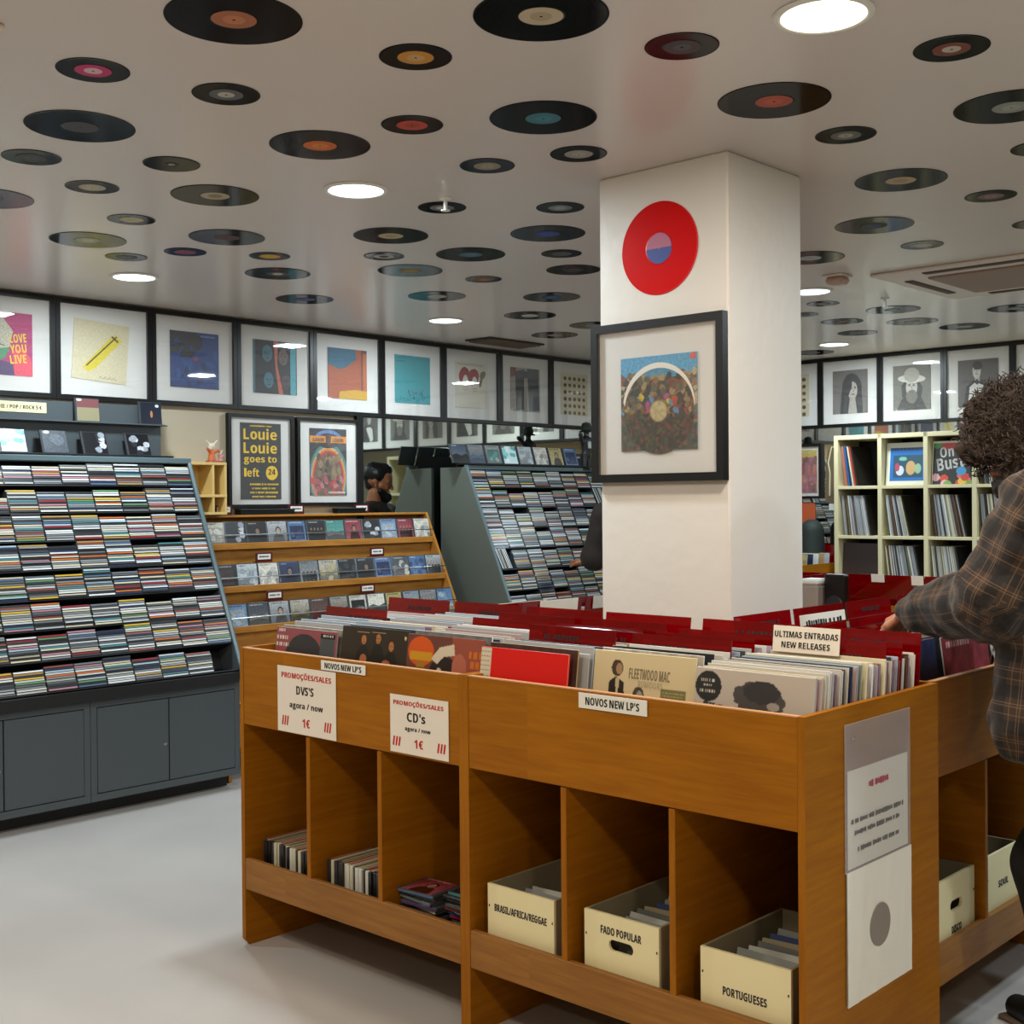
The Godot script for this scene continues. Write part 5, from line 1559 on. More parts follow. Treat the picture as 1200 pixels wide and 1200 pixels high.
# ------------------------------------------------------------------ wooden tiered rack between the grey racks
func wood_rack() -> void:
	var zc := -4.65
	var L := 1.90
	var h := L * 0.5
	var T := Transform3D(Basis(Vector3.UP, PI / 2), Vector3(WX, 0, zc))
	var t := thing("tiered_rack", "light wooden rack with sloping tiers of CD covers between the two grey racks", "display rack", T.origin, PI / 2)
	var prof := PackedVector2Array([Vector2(0.012, 0.0), Vector2(0.60, 0.0), Vector2(0.60, 0.30), Vector2(0.09, 1.381), Vector2(0.012, 1.381)])
	var sp := slab(prof, -0.009, 0.009)
	for s in [-1, 1]:
		obj("side_panel", sp, M.wood_light, t, Vector3(s * (h - 0.009), 0, 0), Vector3(0, -PI / 2, 0))
	var ih := h - 0.018
	part("back_panel", Vector3(-ih, 0.0, 0.012), Vector3(ih, 1.381, 0.020), M.wood_light, t)
	part("top_board", Vector3(-ih, 1.367, 0.020), Vector3(ih, 1.381, 0.088), M.wood_light, t, 0.002)
	var ys := [1.218, 0.985, 0.772, 0.560, 0.350]
	var covers := [
		[40, 33, 12, 15, 25, 18, 39, 16, 20, 13, 28, 44, 22], [43, 23, 37, 22, 35, 24, 17, 27, 15, 18, 32, 42, 49], [14, 28, 56, 25, 41, 36, 21, 38, 46, 30, 34, 19, 52], [], []]
	for r in 5:
		var y: float = ys[r]
		var z: float = 0.09 + (1.381 - y) * 0.4718 - 0.008
		part("tier_shelf", Vector3(-ih, y - 0.014, z - 0.075 - 0.02 * r), Vector3(ih, y, z - 0.010), M.wood_light, t, 0.001)
		part("tier_lip", Vector3(-ih, y - 0.030, z - 0.010), Vector3(ih, y + 0.006, z + 0.004), M.wood_light, t, 0.002)
		part("tier_riser", Vector3(-ih, y - 0.19, z - 0.036), Vector3(ih, y - 0.014, z - 0.026), M.wood_light, t, 0.001)
		var st := stnew()
		bar(st, [Vector3(-ih, y + 0.052, z + 0.008), Vector3(ih, y + 0.052, z + 0.008)], 0.0035, 8)
		obj("steel_rod", st.commit(), M.chrome, t)
		var list: Array = covers[r]
		for k in list.size():
			var x := -ih + 0.073 + k * (2.0 * ih - 0.146) / (list.size() - 1)
			shown_cd(T, Vector3(x, y + 0.001, z - 0.022), 0.20, list[k], "CD cover on the wooden rack's %s tier, %s from the left" % [["top", "middle", "lower"][r], ORD[k]], "CD covers on the wooden rack", 1.0, rng.randf_range(-0.05, 0.05))
			if k % 2 == 0:
				shown_cd(T, Vector3(x + rng.randf_range(0.0, 0.03), y + 0.003, z - 0.037), 0.17, 14 + (k * 11 + r * 5) % 50, "CD case half hidden behind others, wooden rack's %s tier, %s from the left" % [["top", "middle", "lower"][r], ORD[k / 2]], "CD covers on the wooden rack", 1.0, 0.0)
	# little name holders
	for q in [[0, -4.036, "at its left end"], [0, -4.545, "in its middle"], [0, -5.05, "toward its right end"], [1, -4.207, "left one"], [1, -5.05, "right one"], [2, -4.204, "left one"], [2, -4.885, "right one"]]:
		var y: float = ys[q[0]] + (0.163 if q[0] == 0 else 0.128)
		var z: float = 0.09 + (1.381 - y) * 0.4718 - (0.012 if q[0] == 0 else -0.004)
		var s := thing("name_holder", "dark red name holder with a white label above the %s tier, %s" % [["top", "middle", "lower"][q[0]], q[2]], "label holder", Vector3.ZERO, 0, "dark red name holders on the wooden rack")
		placed(s, T, Vector3(zc - q[1], y, z))
		obj("holder", box(Vector3(0.115, 0.055, 0.004), 0.001), M.red_holder, s, Vector3(0, 0.0275, 0))
		obj("holder_foot", box(Vector3(0.115, 0.003, 0.03), 0.001), M.red_holder, s, Vector3(0, 0.0015, -0.013))
		obj("label_card", box(Vector3(0.088, 0.03, 0.002), 0.0005), M.card_white, s, Vector3(0, 0.031, 0.0025))
		fuzzy_words("small_print", 0.07, 0.01, M.ink, s, Vector3(0, 0.032, 0.0036))

func behind_counter() -> void:
	# low black boxes on the wooden rack's top
	for q in [[-4.34, 0.38, "low black box lying on the wooden rack's top below the black lettered poster"], [-4.97, 0.22, "low black box lying on the wooden rack's top below the rainbow poster"]]:
		var m := thing("black_case", q[2], "box", Vector3(-5.995, 1.381, q[0]), PI / 2)
		obj("body", box(Vector3(q[1], 0.024, 0.062), 0.004), M.black, m, Vector3(0, 0.012, 0))
		obj("lid", box(Vector3(q[1] + 0.006, 0.009, 0.066), 0.003), M.rack_dark, m, Vector3(0, 0.0285, 0))
	# cube shelf with figures
	var s := thing("cube_shelf", "pale wooden cube shelf between the near grey rack and the black poster", "shelf", Vector3(WX, 0, -3.87), PI / 2)
	for x in [-0.135, 0.055, 0.135]:
		part("upright", Vector3(x - 0.007, 1.40, 0.012), Vector3(x + 0.007, 1.661, 0.15), M.pale_wood, s, 0.001)
	for y in [1.385, 1.482, 1.661]:
		part("shelf_board", Vector3(-0.142, y, 0.012), Vector3(0.142, y + 0.015, 0.152), M.pale_wood, s, 0.001)
	part("back_panel", Vector3(-0.142, 1.385, 0.004), Vector3(0.142, 1.676, 0.012), M.pale_wood, s)
	for q in [[-3.945, 0.10, "orange and white toy figure on the cube shelf", "c6622a", "e2d2c0"], [-4.0, 0.06, "small pink toy figure at the cube shelf's right end", "c98a80", "d8c0b0"]]:
		var f := thing("toy_figure", q[2], "toy figure", Vector3(-5.945, 1.676, q[0]), PI / 2)
		var k: float = q[1] / 0.1
		obj("base", lathe([[0.0, 0.01], [0.032 * k, 0.01], [0.036 * k, 0.0], [0.0, 0.0]], 16), col("8e3a20", 0.5), f)
		obj("body", nets([[Vector3(0, 0.012, 0) * k, Vector3(0, 0.05, 0) * k, 0.024 * k, 0.016 * k], [Vector3(0, 0.05, 0) * k, Vector3(-0.034, 0.075, 0.012) * k, 0.010 * k, 0.008 * k], [Vector3(0, 0.05, 0) * k, Vector3(0.034, 0.068, 0.012) * k, 0.010 * k, 0.008 * k]], 0.004, 0.008), col(q[3], 0.5), f)
		obj("head", nets([[Vector3(0, 0.085, 0) * k, Vector3(0, 0.092, 0.006) * k, 0.019 * k, 0.016 * k], [Vector3(-0.012, 0.10, 0) * k, Vector3(-0.034, 0.122, 0) * k, 0.006 * k, 0.004 * k], [Vector3(0.012, 0.10, 0) * k, Vector3(0.034, 0.122, 0) * k, 0.006 * k, 0.004 * k]], 0.0035, 0.006), col(q[4], 0.5), f)

# ------------------------------------------------------------------ ivory cube shelf on the far wall
func ivory_shelf() -> void:
	var x0 := -4.46
	var P := 0.341
	var zf := -8.25
	var t := thing("cube_shelf", "tall ivory cube shelf of record cells against the far wall", "shelf", Vector3(x0, 0, -8.59))
	var D := 0.335
	var b := 0.032
	for k in 6:
		part("upright", Vector3(k * P, 0.0, 0.004), Vector3(k * P + b, 1.905, D), M.ivory, t, 0.002)
	for r in 6:
		var y := 1.905 - b - r * 0.3575
		if r == 0 or r == 5:
			part("shelf_board", Vector3(b, y, 0.004), Vector3(5 * P, y + b, D), M.ivory, t, 0.002)
		else:
			for k in 5:
				part("shelf_board", Vector3(k * P + b, y, 0.004), Vector3((k + 1) * P, y + b * 0.7, D), M.ivory, t, 0.002)
	part("back_panel", Vector3(0.0, 0.1, 0.0), Vector3(5 * P + b, 1.90, 0.004), M.rack_dark, t)
	var tones := [["grey", "84868a"], ["white", "c9cac4"], ["pale grey", "a3a5a6"], ["cream", "c2bb98"], ["dark", "3a3a3c"], ["silver grey", "979a9e"], ["brown", "5a4334"], ["olive", "6f6d4e"]]
	var bright := [["salmon", "b8735c"], ["pink-brown", "a5604e"], ["blue", "1f5f9c"], ["dark blue", "25354f"], ["cream", "d5cfb0"], ["red", "a83c2c"], ["yellow", "c9b43a"]]
	for r in 4:
		for c in 5:
			var y := 1.905 - b - (r + 1) * 0.3575 + b * 0.7
			var xa := x0 + c * P + b + 0.006
			var cell := "%s cell of ivory shelf's %s row" % [ORD[c], ["top", "second", "third", "fourth"][r]]
			if r == 2 and c == 0:
				sleeve(Transform3D.IDENTITY, xa + 0.151, -8.30, 0.10, ["dark brown", "2e1d16"], -1, "dark brown record cover facing out in the ivory shelf's third row", "", y + 0.001).scale = Vector3.ONE * 0.96
				continue
			if c > 3:
				continue
			if r == 0 and (c == 1 or c == 2):
				var s := sleeve(Transform3D.IDENTITY, xa + 0.151, -8.30, 0.10, ["", "d5d2bd"], [6, 7][c - 1], ["white-bordered blue record cover facing out in the ivory shelf's top row", "colourful dark record cover with big silver lettering in the ivory shelf's top row"][c - 1], "", y + 0.001, 0.302 if c == 1 else 0.30)
				s.scale = Vector3.ONE * 0.96
				if c == 2:
					lettering("cover_lettering", "On", 0.10, 0.075, col("b5b4ae", 0.3), s, Vector3(-0.05, 0.235, 0.0032), Vector3(0, 0, 0.12))
					lettering("cover_lettering", "Bust", 0.20, 0.09, col("b5b4ae", 0.3), s, Vector3(-0.02, 0.155, 0.0032), Vector3(0, 0, 0.16))
				continue
			var n := 7 if r == 0 else (5 if r == 2 and c == 0 else rng.randi_range(13, 21))
			var lean := 0.20 if r == 0 else rng.randf_range(0.12, 0.24)
			var x := xa + 0.004
			for k in n:
				var w := rng.randf_range(0.007, 0.016)
				if x + w > xa + P - b - 0.025:
					break
				var tone: Array = bright[k % 7] if r == 0 and c == 0 else tones[rng.randi() % 8]
				if k == n - 1 or x + w > xa + P - b - 0.042:
					tone = ["dark", "2a2622"]
				var o := MeshInstance3D.new()
				o.name = numbered("shelved_record", self)
				var key := "shelved %d" % int(w * 1000)
				if not box_cache.has(key):
					var st := stnew()
					bx(st, Vector3(0, 0, -0.29), Vector3(w * 0.85, 0.29, 0), 0.001)
					box_cache[key] = st.commit()
				o.mesh = box_cache[key]
				o.material_override = col(tone[1], 0.35)
				add_child(o, true)
				# leans to the left at the top
				o.transform = Transform3D(Basis(Vector3.BACK, lean * (0.55 + 0.45 * k / n)), Vector3(x + 0.29 * sin(lean * (0.55 + 0.45 * k / n)), y + 0.001, -8.275 - rng.randf() * 0.015))
				tag(o, "%s record, %s from left, %s" % [tone[0], ORD[k], cell], "record", "records leaning in the ivory shelf")
				x += w
	# bin and hangings beside it
	var T := Transform3D(Basis.IDENTITY, Vector3(-5.02, 0.0, -7.86))
	bin_unit("wooden record bin against the far wall, seen just right of the pillar", T.origin, 0)
	for k in 5:
		sleeve(T, 0.333 + rng.randf_range(-0.005, 0.005), -0.10 - k * 0.08, 0.13, SLEEVE_TONES[[2, 9, 0, 8, 2][k]], 30 + k if k == 0 else -1, "%s record sleeve, %s from the front in the far wall's bin" % [SLEEVE_TONES[[2, 9, 0, 8, 2][k]][0], ORD[k]], "record sleeves in the far wall's bin")
	divider(T, 0.333, -0.50, 0.372, "translucent red divider in the far wall's bin")
	framed("framed_poster", "framed pink and yellow poster on the far mirror, just right of the pillar", Vector3(-4.86, 1.66, WZ + 0.006), 0, 0.25, 0.42, 0.02, 0.17, 0.33, 15)
	var bag := thing("tote_bag", "brown tote bag with a cream strap hanging beside the ivory shelf", "bag", Vector3(-4.62, 1.42, WZ + 0.03))
	var pts := PackedVector2Array([Vector2(-0.075, 0.0), Vector2(0.075, 0.0), Vector2(0.07, 0.25), Vector2(0.04, 0.40), Vector2(-0.05, 0.40), Vector2(-0.07, 0.25)])
	obj("bag_cloth", slab(pts, -0.015, 0.015), col("6b5a42", 0.9), bag)
	var st2 := stnew()
	bar(st2, [Vector3(-0.035, 0.05, 0.02), Vector3(-0.03, 0.22, 0.022), Vector3(-0.045, 0.30, 0.02), Vector3(-0.02, 0.42, 0.012), Vector3(0.03, 0.42, 0.012), Vector3(0.045, 0.2, 0.02)], 0.006, 6)
	obj("strap", st2.commit(), col("cfc4a0", 0.8), bag)
	obj("label_card", box(Vector3(0.11, 0.05, 0.002), 0.0005), M.card_white, bag, Vector3(0.01, -0.035, 0.012))
	tag(part("orange_card", Vector3(-4.93, 1.20, WZ + 0.008), Vector3(-4.80, 1.42, WZ + 0.012), col("c0582c", 0.6), self, 0.001), "orange card under the pink poster beside the pillar", "card")
	var db := thing("dark_bag", "dark green bag standing in the bin under the brown tote bag", "bag", Vector3(-4.70, 0.736, -8.36))
	obj("bag_body", nets([[Vector3(0, 0.115, 0), Vector3(0, 0.47, 0), 0.10, 0.09]], 0.012, 0.02), col("26302c", 0.7), db)

# ------------------------------------------------------------------ bodies from smoothly joined tapered bones
# bones: [a, b, radius at a, radius at b]; one vertex in each cell the surface crosses, one quad round each crossed edge
func nets(bones: Array, h: float, k: float, bump := 0.0, bump_f := 30.0, into: ArrayMesh = null, uv_scale := 1.0) -> ArrayMesh:
	var lo := Vector3.INF
	var hi := -Vector3.INF
	for b in bones:
		var r: float = maxf(b[2], b[3]) + bump + h * 2.5
		for e in 2:
			var p: Vector3 = b[e]
			lo = lo.min(p - Vector3.ONE * r)
			hi = hi.max(p + Vector3.ONE * r)
	var n := Vector3i(((hi - lo) / h).ceil()) + Vector3i.ONE
	var f := PackedFloat32Array()
	f.resize(n.x * n.y * n.z)
	f.fill(9.0)
	var owner_of := PackedByteArray()
	owner_of.resize(f.size())
	var best := PackedFloat32Array()
	best.resize(f.size())
	best.fill(9.0)
	var sx := 1
	var sy := n.x
	var sz := n.x * n.y
	for bi in bones.size():
		var b: Array = bones[bi]
		var a: Vector3 = b[0]
		var d: Vector3 = b[1] - a
		var dd := maxf(d.length_squared(), 1e-9)
		var ra: float = b[2]
		var rb: float = b[3]
		var m := maxf(ra, rb) + k + h * 2.5 + bump
		var c0 := Vector3i(((a.min(b[1]) - Vector3.ONE * m - lo) / h).floor()).clamp(Vector3i.ZERO, n - Vector3i.ONE)
		var c1 := Vector3i(((a.max(b[1]) + Vector3.ONE * m - lo) / h).ceil()).clamp(Vector3i.ZERO, n - Vector3i.ONE)
		for z in range(c0.z, c1.z + 1):
			for y in range(c0.y, c1.y + 1):
				var i := c0.x + y * sy + z * sz
				var p := lo + Vector3(c0.x, y, z) * h - a
				for x in range(c0.x, c1.x + 1):
					var t := clampf(p.dot(d) / dd, 0.0, 1.0)
					var v := (p - d * t).length() - ra - (rb - ra) * t
					if v < best[i]:
						best[i] = v
						owner_of[i] = bi
					var w := f[i]
					if w > 8.0:
						f[i] = v
					else:
						var q := maxf(k - absf(v - w), 0.0) / k
						f[i] = minf(v, w) - q * q * k * 0.25
					p.x += h
					i += 1
	if bump > 0.0:
		var ns := FastNoiseLite.new()
		ns.seed = 11
		ns.frequency = bump_f
		ns.fractal_octaves = 2
		for z in n.z:
			for y in n.y:
				for x in n.x:
					var i := x + y * sy + z * sz
					if f[i] < 0.09:
						f[i] += bump * ns.get_noise_3d(lo.x + x * h, lo.y + y * h, lo.z + z * h)
	var vid := PackedInt32Array()
	vid.resize(f.size())
	vid.fill(-1)
	var vs := PackedVector3Array()
	var ow := PackedInt32Array()
	var offs := [0, sx, sy, sx + sy, sz, sx + sz, sy + sz, sx + sy + sz]
	var cor := [Vector3(0, 0, 0), Vector3(1, 0, 0), Vector3(0, 1, 0), Vector3(1, 1, 0), Vector3(0, 0, 1), Vector3(1, 0, 1), Vector3(0, 1, 1), Vector3(1, 1, 1)]
	var edges := [[0, 1], [2, 3], [4, 5], [6, 7], [0, 2], [1, 3], [4, 6], [5, 7], [0, 4], [1, 5], [2, 6], [3, 7]]
	for z in n.z - 1:
		for y in n.y - 1:
			var i := y * sy + z * sz - 1
			for x in n.x - 1:
				i += 1
				var s0 := f[i]
				if s0 > 8.0:
					continue
				var neg := s0 < 0.0
				if neg == (f[i + sx] < 0.0) and neg == (f[i + sy] < 0.0) and neg == (f[i + sx + sy] < 0.0) and neg == (f[i + sz] < 0.0) and neg == (f[i + sx + sz] < 0.0) and neg == (f[i + sy + sz] < 0.0) and neg == (f[i + sx + sy + sz] < 0.0):
					continue
				var sum := Vector3.ZERO
				var cnt := 0
				for e in edges:
					var va: float = f[i + offs[e[0]]]
					var vb: float = f[i + offs[e[1]]]
					if (va < 0.0) != (vb < 0.0):
						var ca: Vector3 = cor[e[0]]
						sum += ca.lerp(cor[e[1]], va / (va - vb))
						cnt += 1
				vid[i] = vs.size()
				vs.append(lo + (Vector3(x, y, z) + sum / cnt) * h)
				ow.append(owner_of[i])
	var ix := PackedInt32Array()
	var ax := [[sx, sy, sz], [sy, sz, sx], [sz, sx, sy]]
	for z in range(1, n.z - 1):
		for y in range(1, n.y - 1):
			for x in range(1, n.x - 1):
				var i := x + y * sy + z * sz
				var s0 := f[i]
				if s0 > 8.0:
					continue
				for a in ax:
					var s1 := f[i + a[0]]
					if (s0 < 0.0) == (s1 < 0.0):
						continue
					var v0 := vid[i]
					var v1 := vid[i - a[1]]
					var v2 := vid[i - a[1] - a[2]]
					var v3 := vid[i - a[2]]
					if v0 < 0 or v1 < 0 or v2 < 0 or v3 < 0:
						continue
					if s0 < 0.0:
						ix.append_array(PackedInt32Array([v0, v2, v1, v0, v3, v2]))
					else:
						ix.append_array(PackedInt32Array([v0, v1, v2, v0, v2, v3]))
	var nr := PackedVector3Array()
	nr.resize(vs.size())
	for q in range(0, ix.size(), 3):
		var g := (vs[ix[q + 2]] - vs[ix[q]]).cross(vs[ix[q + 1]] - vs[ix[q]])
		nr[ix[q]] += g
		nr[ix[q + 1]] += g
		nr[ix[q + 2]] += g
	var uv := PackedVector2Array()
	uv.resize(vs.size())
	for q in vs.size():
		nr[q] = nr[q].normalized()
		var b: Array = bones[ow[q]]
		var d: Vector3 = (b[1] - b[0])
		var L := d.length()
		if L < 1e-5:
			d = Vector3.UP
		d = d.normalized()
		var p: Vector3 = vs[q] - b[0]
		var side := d.cross(Vector3(0.3, 0.1, 1.0)).normalized()
		var fw := d.cross(side)
		var ang := atan2(p.dot(fw), p.dot(side))
		uv[q] = Vector2(ang * maxf(b[2], b[3]), p.dot(d)) * uv_scale
	var arr := []
	arr.resize(Mesh.ARRAY_MAX)
	arr[Mesh.ARRAY_VERTEX] = vs
	arr[Mesh.ARRAY_NORMAL] = nr
	arr[Mesh.ARRAY_TEX_UV] = uv
	arr[Mesh.ARRAY_INDEX] = ix
	var am := into if into else ArrayMesh.new()
	am.add_surface_from_arrays(Mesh.PRIMITIVE_TRIANGLES, arr)
	return am

# head with face; c its centre, fwd where it looks, up its crown
func head_bones(c: Vector3, fwd: Vector3, up: Vector3, s := 1.0) -> Array:
	fwd = fwd.normalized()
	var r := fwd.cross(up).normalized()
	up = r.cross(fwd).normalized()
	var P := func(x: float, y: float, z: float) -> Vector3: return c + (r * x + up * y + fwd * z) * s
	var o := []
	var B := func(a: Vector3, b: Vector3, ra: float, rb: float) -> void: o.append([a, b, ra * s, rb * s])
	B.call(P.call(0, 0.035, -0.025), P.call(0, 0.04, 0.02), 0.082, 0.076)
	B.call(P.call(0, -0.02, 0.03), P.call(0, -0.085, 0.055), 0.060, 0.036)
	B.call(P.call(0, 0.015, 0.088), P.call(0, -0.022, 0.108), 0.010, 0.014)
	for e in [-1.0, 1.0]:
		B.call(P.call(e * 0.02, 0.022, 0.086), P.call(e * 0.048, 0.022, 0.070), 0.010, 0.011)
		B.call(P.call(e * 0.035, -0.025, 0.062), P.call(e * 0.05, -0.02, 0.03), 0.022, 0.024)
		B.call(P.call(e * 0.077, 0.012, -0.012), P.call(e * 0.079, -0.03, -0.004), 0.012, 0.008)
		B.call(P.call(e * 0.084, 0.018, -0.02), P.call(e * 0.084, 0.0, -0.024), 0.008, 0.008)
	B.call(P.call(-0.02, -0.055, 0.088), P.call(0.02, -0.055, 0.088), 0.008, 0.008)
	B.call(P.call(-0.015, -0.066, 0.086), P.call(0.015, -0.066, 0.086), 0.008, 0.008)
	return o

func eyes(parent: Node, c: Vector3, fwd: Vector3, up: Vector3) -> void:
	fwd = fwd.normalized()
	var r := fwd.cross(up).normalized()
	up = r.cross(fwd).normalized()
	for e in [-1.0, 1.0]:
		obj("eye", lathe([[0.0, 0.011], [0.006, 0.0095], [0.0105, 0.003], [0.011, 0.0], [0.008, -0.006]], 14), col("d8d2ca", 0.2), parent, c + r * 0.033 * e + up * 0.008 + fwd * 0.079).basis = Basis(r, fwd, up)
		obj("iris", lathe([[0.0, 0.0015], [0.005, 0.001], [0.0055, 0.0]], 12), col("2a1a10", 0.2), parent, c + r * 0.033 * e + up * 0.008 + fwd * 0.0895).basis = Basis(r, fwd, up)

# hand: wrist, direction of the fingers, back of the hand; curl bends the fingers
func hand_bones(w: Vector3, dir: Vector3, back: Vector3, thumb_side: float, curl: float) -> Array:
	dir = dir.normalized()
	var r := dir.cross(back).normalized()
	back = r.cross(dir).normalized()
	var o := []
	for k in 4:
		var x := (k - 1.5) * 0.0205
		o.append([w + r * x * 0.6 + dir * 0.012, w + r * x + dir * 0.082, 0.015, 0.0115])
		var base := w + r * x + dir * 0.088
		var flen: float = [0.040, 0.046, 0.043, 0.033][k if thumb_side < 0 else 3 - k]
		var a := curl * (0.6 + 0.1 * k)
		var p := base
		for j in 3:
			var d := (dir * cos(a) - back * sin(a)).normalized()
			var l: float = flen * [1.0, 0.68, 0.52][j]
			o.append([p, p + d * l, [0.0098, 0.0088, 0.008][j], [0.0088, 0.008, 0.0068][j]])
			p += d * l
			a += curl
	var tb := w + r * thumb_side * 0.026 + dir * 0.022
	var t1 := tb + (r * thumb_side * 0.75 + dir * 0.75 - back * 0.3).normalized() * 0.045
	var t2 := t1 + (r * thumb_side * 0.35 + dir * 0.9 - back * 0.45).normalized() * 0.033
	var t3 := t2 + (r * thumb_side * 0.05 + dir * 0.9 - back * 0.5).normalized() * 0.026
	o.append([tb, t1, 0.014, 0.0115])
	o.append([t1, t2, 0.0105, 0.0095])
	o.append([t2, t3, 0.0095, 0.0078])
	return o

# short loose wisps standing out of a mass of hair
func wisps(c: Vector3, rad: Vector3, count: int, r: float, seed_: int, keep: Callable) -> ArrayMesh:
	var g := RandomNumberGenerator.new()
	g.seed = seed_
	var st := stnew()
	var made := 0
	while made < count:
		var d := Vector3(g.randfn(), g.randfn(), g.randfn()).normalized()
		if not keep.call(d):
			continue
		made += 1
		var p := c + d * rad * g.randf_range(0.86, 1.0)
		var u := d.cross(Vector3(g.randfn(), g.randfn(), g.randfn())).normalized()
		var v := d.cross(u)
		var pts := []
		var R := g.randf_range(0.006, 0.014)
		var rise := g.randf_range(0.003, 0.008)
		var ph := g.randf() * TAU
		for k in 7:
			var a := ph + k * 0.9
			pts.append(p + (u * cos(a) + v * sin(a)) * R + d * (k * rise))
		bar(st, pts, r, 3)
	return st.commit()

func person_root(label: String) -> Node3D:
	return thing("person", label, "person")

func people() -> void:
	# --- the customer at the right edge, leaning over the right-facing bin
	var p := person_root("person with curly brown hair in a brown plaid coat, reaching into the records at right")
	var hc := Vector3(-1.235, 1.575, -3.295)
	var look := Vector3(-0.82, -0.42, -0.20)
	var hup := Vector3(-0.42, 0.9, 0.0)
	var sh := Vector3(-1.120, 1.425, -3.105)
	var el := Vector3(-1.215, 1.190, -3.085)
	var wr := Vector3(-1.525, 1.130, -3.258)
	var sh2 := Vector3(-1.070, 1.420, -3.52)
	var el2 := Vector3(-1.22, 1.19, -3.62)
	var wr2 := Vector3(-1.46, 1.135, -3.56)
	var hip := Vector3(-0.955, 0.93, -3.31)
	var kneel := Vector3(-1.165, 0.50, -3.27)
	var ankl := Vector3(-1.145, 0.10, -3.37)
	var kner := Vector3(-0.98, 0.50, -3.46)
	var ankr := Vector3(-0.86, 0.10, -3.50)
	var body := [
		[hc + Vector3(0.05, -0.07, 0), Vector3(-1.08, 1.43, -3.31), 0.055, 0.062],
		[Vector3(-1.06, 1.38, -3.31), hip, 0.12, 0.125],
		[sh, el, 0.05, 0.042], [el, wr, 0.040, 0.028], [sh2, el2, 0.05, 0.042], [el2, wr2, 0.040, 0.028],
		[sh, sh2, 0.06, 0.06],
		[hip + Vector3(0, 0, 0.09), kneel, 0.085, 0.06], [kneel, ankl, 0.058, 0.042], [hip - Vector3(0, 0, 0.09), kner, 0.085, 0.06], [kner, ankr, 0.058, 0.042],
	]
	var skin := nets(body, 0.013, 0.04)
	nets(head_bones(hc, look, hup), 0.0045, 0.018, 0.0, 30.0, skin)
	nets(hand_bones(wr + Vector3(0.0, 0.002, 0.0), Vector3(-0.70, -0.30, -0.55), Vector3(-0.3, 0.9, 0.1), -1.0, 0.45), 0.003, 0.008, 0.0, 30.0, skin)
	nets(hand_bones(wr2, Vector3(-0.9, 0.0, 0.1), Vector3(0, 1, 0), 1.0, 0.38), 0.003, 0.008, 0.0, 30.0, skin)
	obj("body", skin, M.skin, p)
	eyes(p, hc, look, hup)
	# hair
	var hb := [
		[hc + Vector3(0.01, 0.045, 0), hc + Vector3(0.03, 0.02, 0.0), 0.118, 0.120],
		[hc + Vector3(-0.08, 0.075, 0.02), hc + Vector3(-0.09, 0.0, 0.07), 0.062, 0.050],
		[hc + Vector3(0.05, -0.02, 0.06), hc + Vector3(0.02, -0.10, 0.065), 0.065, 0.045],
		[hc + Vector3(0.10, 0.0, 0.0), hc + Vector3(0.08, -0.09, 0.0), 0.07, 0.055],
		[hc + Vector3(-0.06, 0.06, -0.07), hc + Vector3(0.0, -0.05, -0.09), 0.06, 0.05],
	]
	obj("hair", nets(hb, 0.008, 0.03, 0.022, 22.0), M.hair_brown, p)
	var cr := obj("hair_curls", wisps(hc + Vector3(0.005, 0.035, 0.01), Vector3(0.140, 0.132, 0.132), 1500, 0.0013, 5, func(d): return d.y > -0.75 and d.x > -0.85), M.hair_brown, p)
	cr.set_meta("kind", "stuff")
	var beard := nets([[hc + look.normalized() * 0.05 + Vector3(0.0, -0.08, 0.03), hc + look.normalized() * 0.03 + Vector3(0.03, -0.075, 0.06), 0.03, 0.028], [hc + look.normalized() * 0.06 + Vector3(0, -0.085, 0.0), hc + look.normalized() * 0.03 + Vector3(0.03, -0.075, -0.06), 0.03, 0.028]], 0.006, 0.02, 0.006, 60.0)
	obj("beard", beard, M.hair_brown, p)
	# coat
	var coat := [
		[sh + Vector3(0.02, 0.0, 0.0), el, 0.112, 0.104], [el, wr + Vector3(0.03, 0.006, 0.018), 0.104, 0.062],
		[sh2, el2, 0.095, 0.085], [el2, wr2 + Vector3(0.05, 0, 0), 0.085, 0.058],
		[sh + Vector3(0.03, 0.01, -0.02), sh2 + Vector3(0.03, 0.01, 0.02), 0.092, 0.092],
		[Vector3(-1.055, 1.34, -3.24), Vector3(-1.09, 0.90, -3.20), 0.145, 0.145],
		[Vector3(-1.055, 1.34, -3.38), Vector3(-1.06, 0.90, -3.42), 0.145, 0.145],
		[Vector3(-0.98, 1.36, -3.31), Vector3(-0.94, 0.885, -3.31), 0.14, 0.172],
		[Vector3(-1.145, 1.15, -3.15), Vector3(-1.165, 0.875, -3.13), 0.085, 0.092],
		[Vector3(-1.10, 1.475, -3.26), Vector3(-1.08, 1.475, -3.37), 0.062, 0.062],
	]
	obj("coat", nets(coat, 0.012, 0.03, 0.016, 11.0, null, 11.5), M.plaid, p)
	obj("coat_button", lathe([[0.0, 0.004], [0.009, 0.003], [0.011, 0.0]], 16), col("7a4a2a", 0.3), p, Vector3(-1.262, 1.03, -3.155), Vector3(0, 0, PI / 2))
	# trousers and shoes
	obj("trousers", nets([[hip + Vector3(-0.02, -0.02, 0.08), kneel, 0.098, 0.085], [kneel, ankl + Vector3(0.0, -0.02, 0), 0.085, 0.072], [hip + Vector3(-0.01, -0.02, -0.08), kner, 0.098, 0.085], [kner, ankr + Vector3(0, -0.02, 0), 0.085, 0.072], [hip + Vector3(-0.01, 0, 0.06), hip - Vector3(0.01, 0, 0.06), 0.10, 0.10]], 0.013, 0.04, 0.004, 12.0), M.trousers, p)
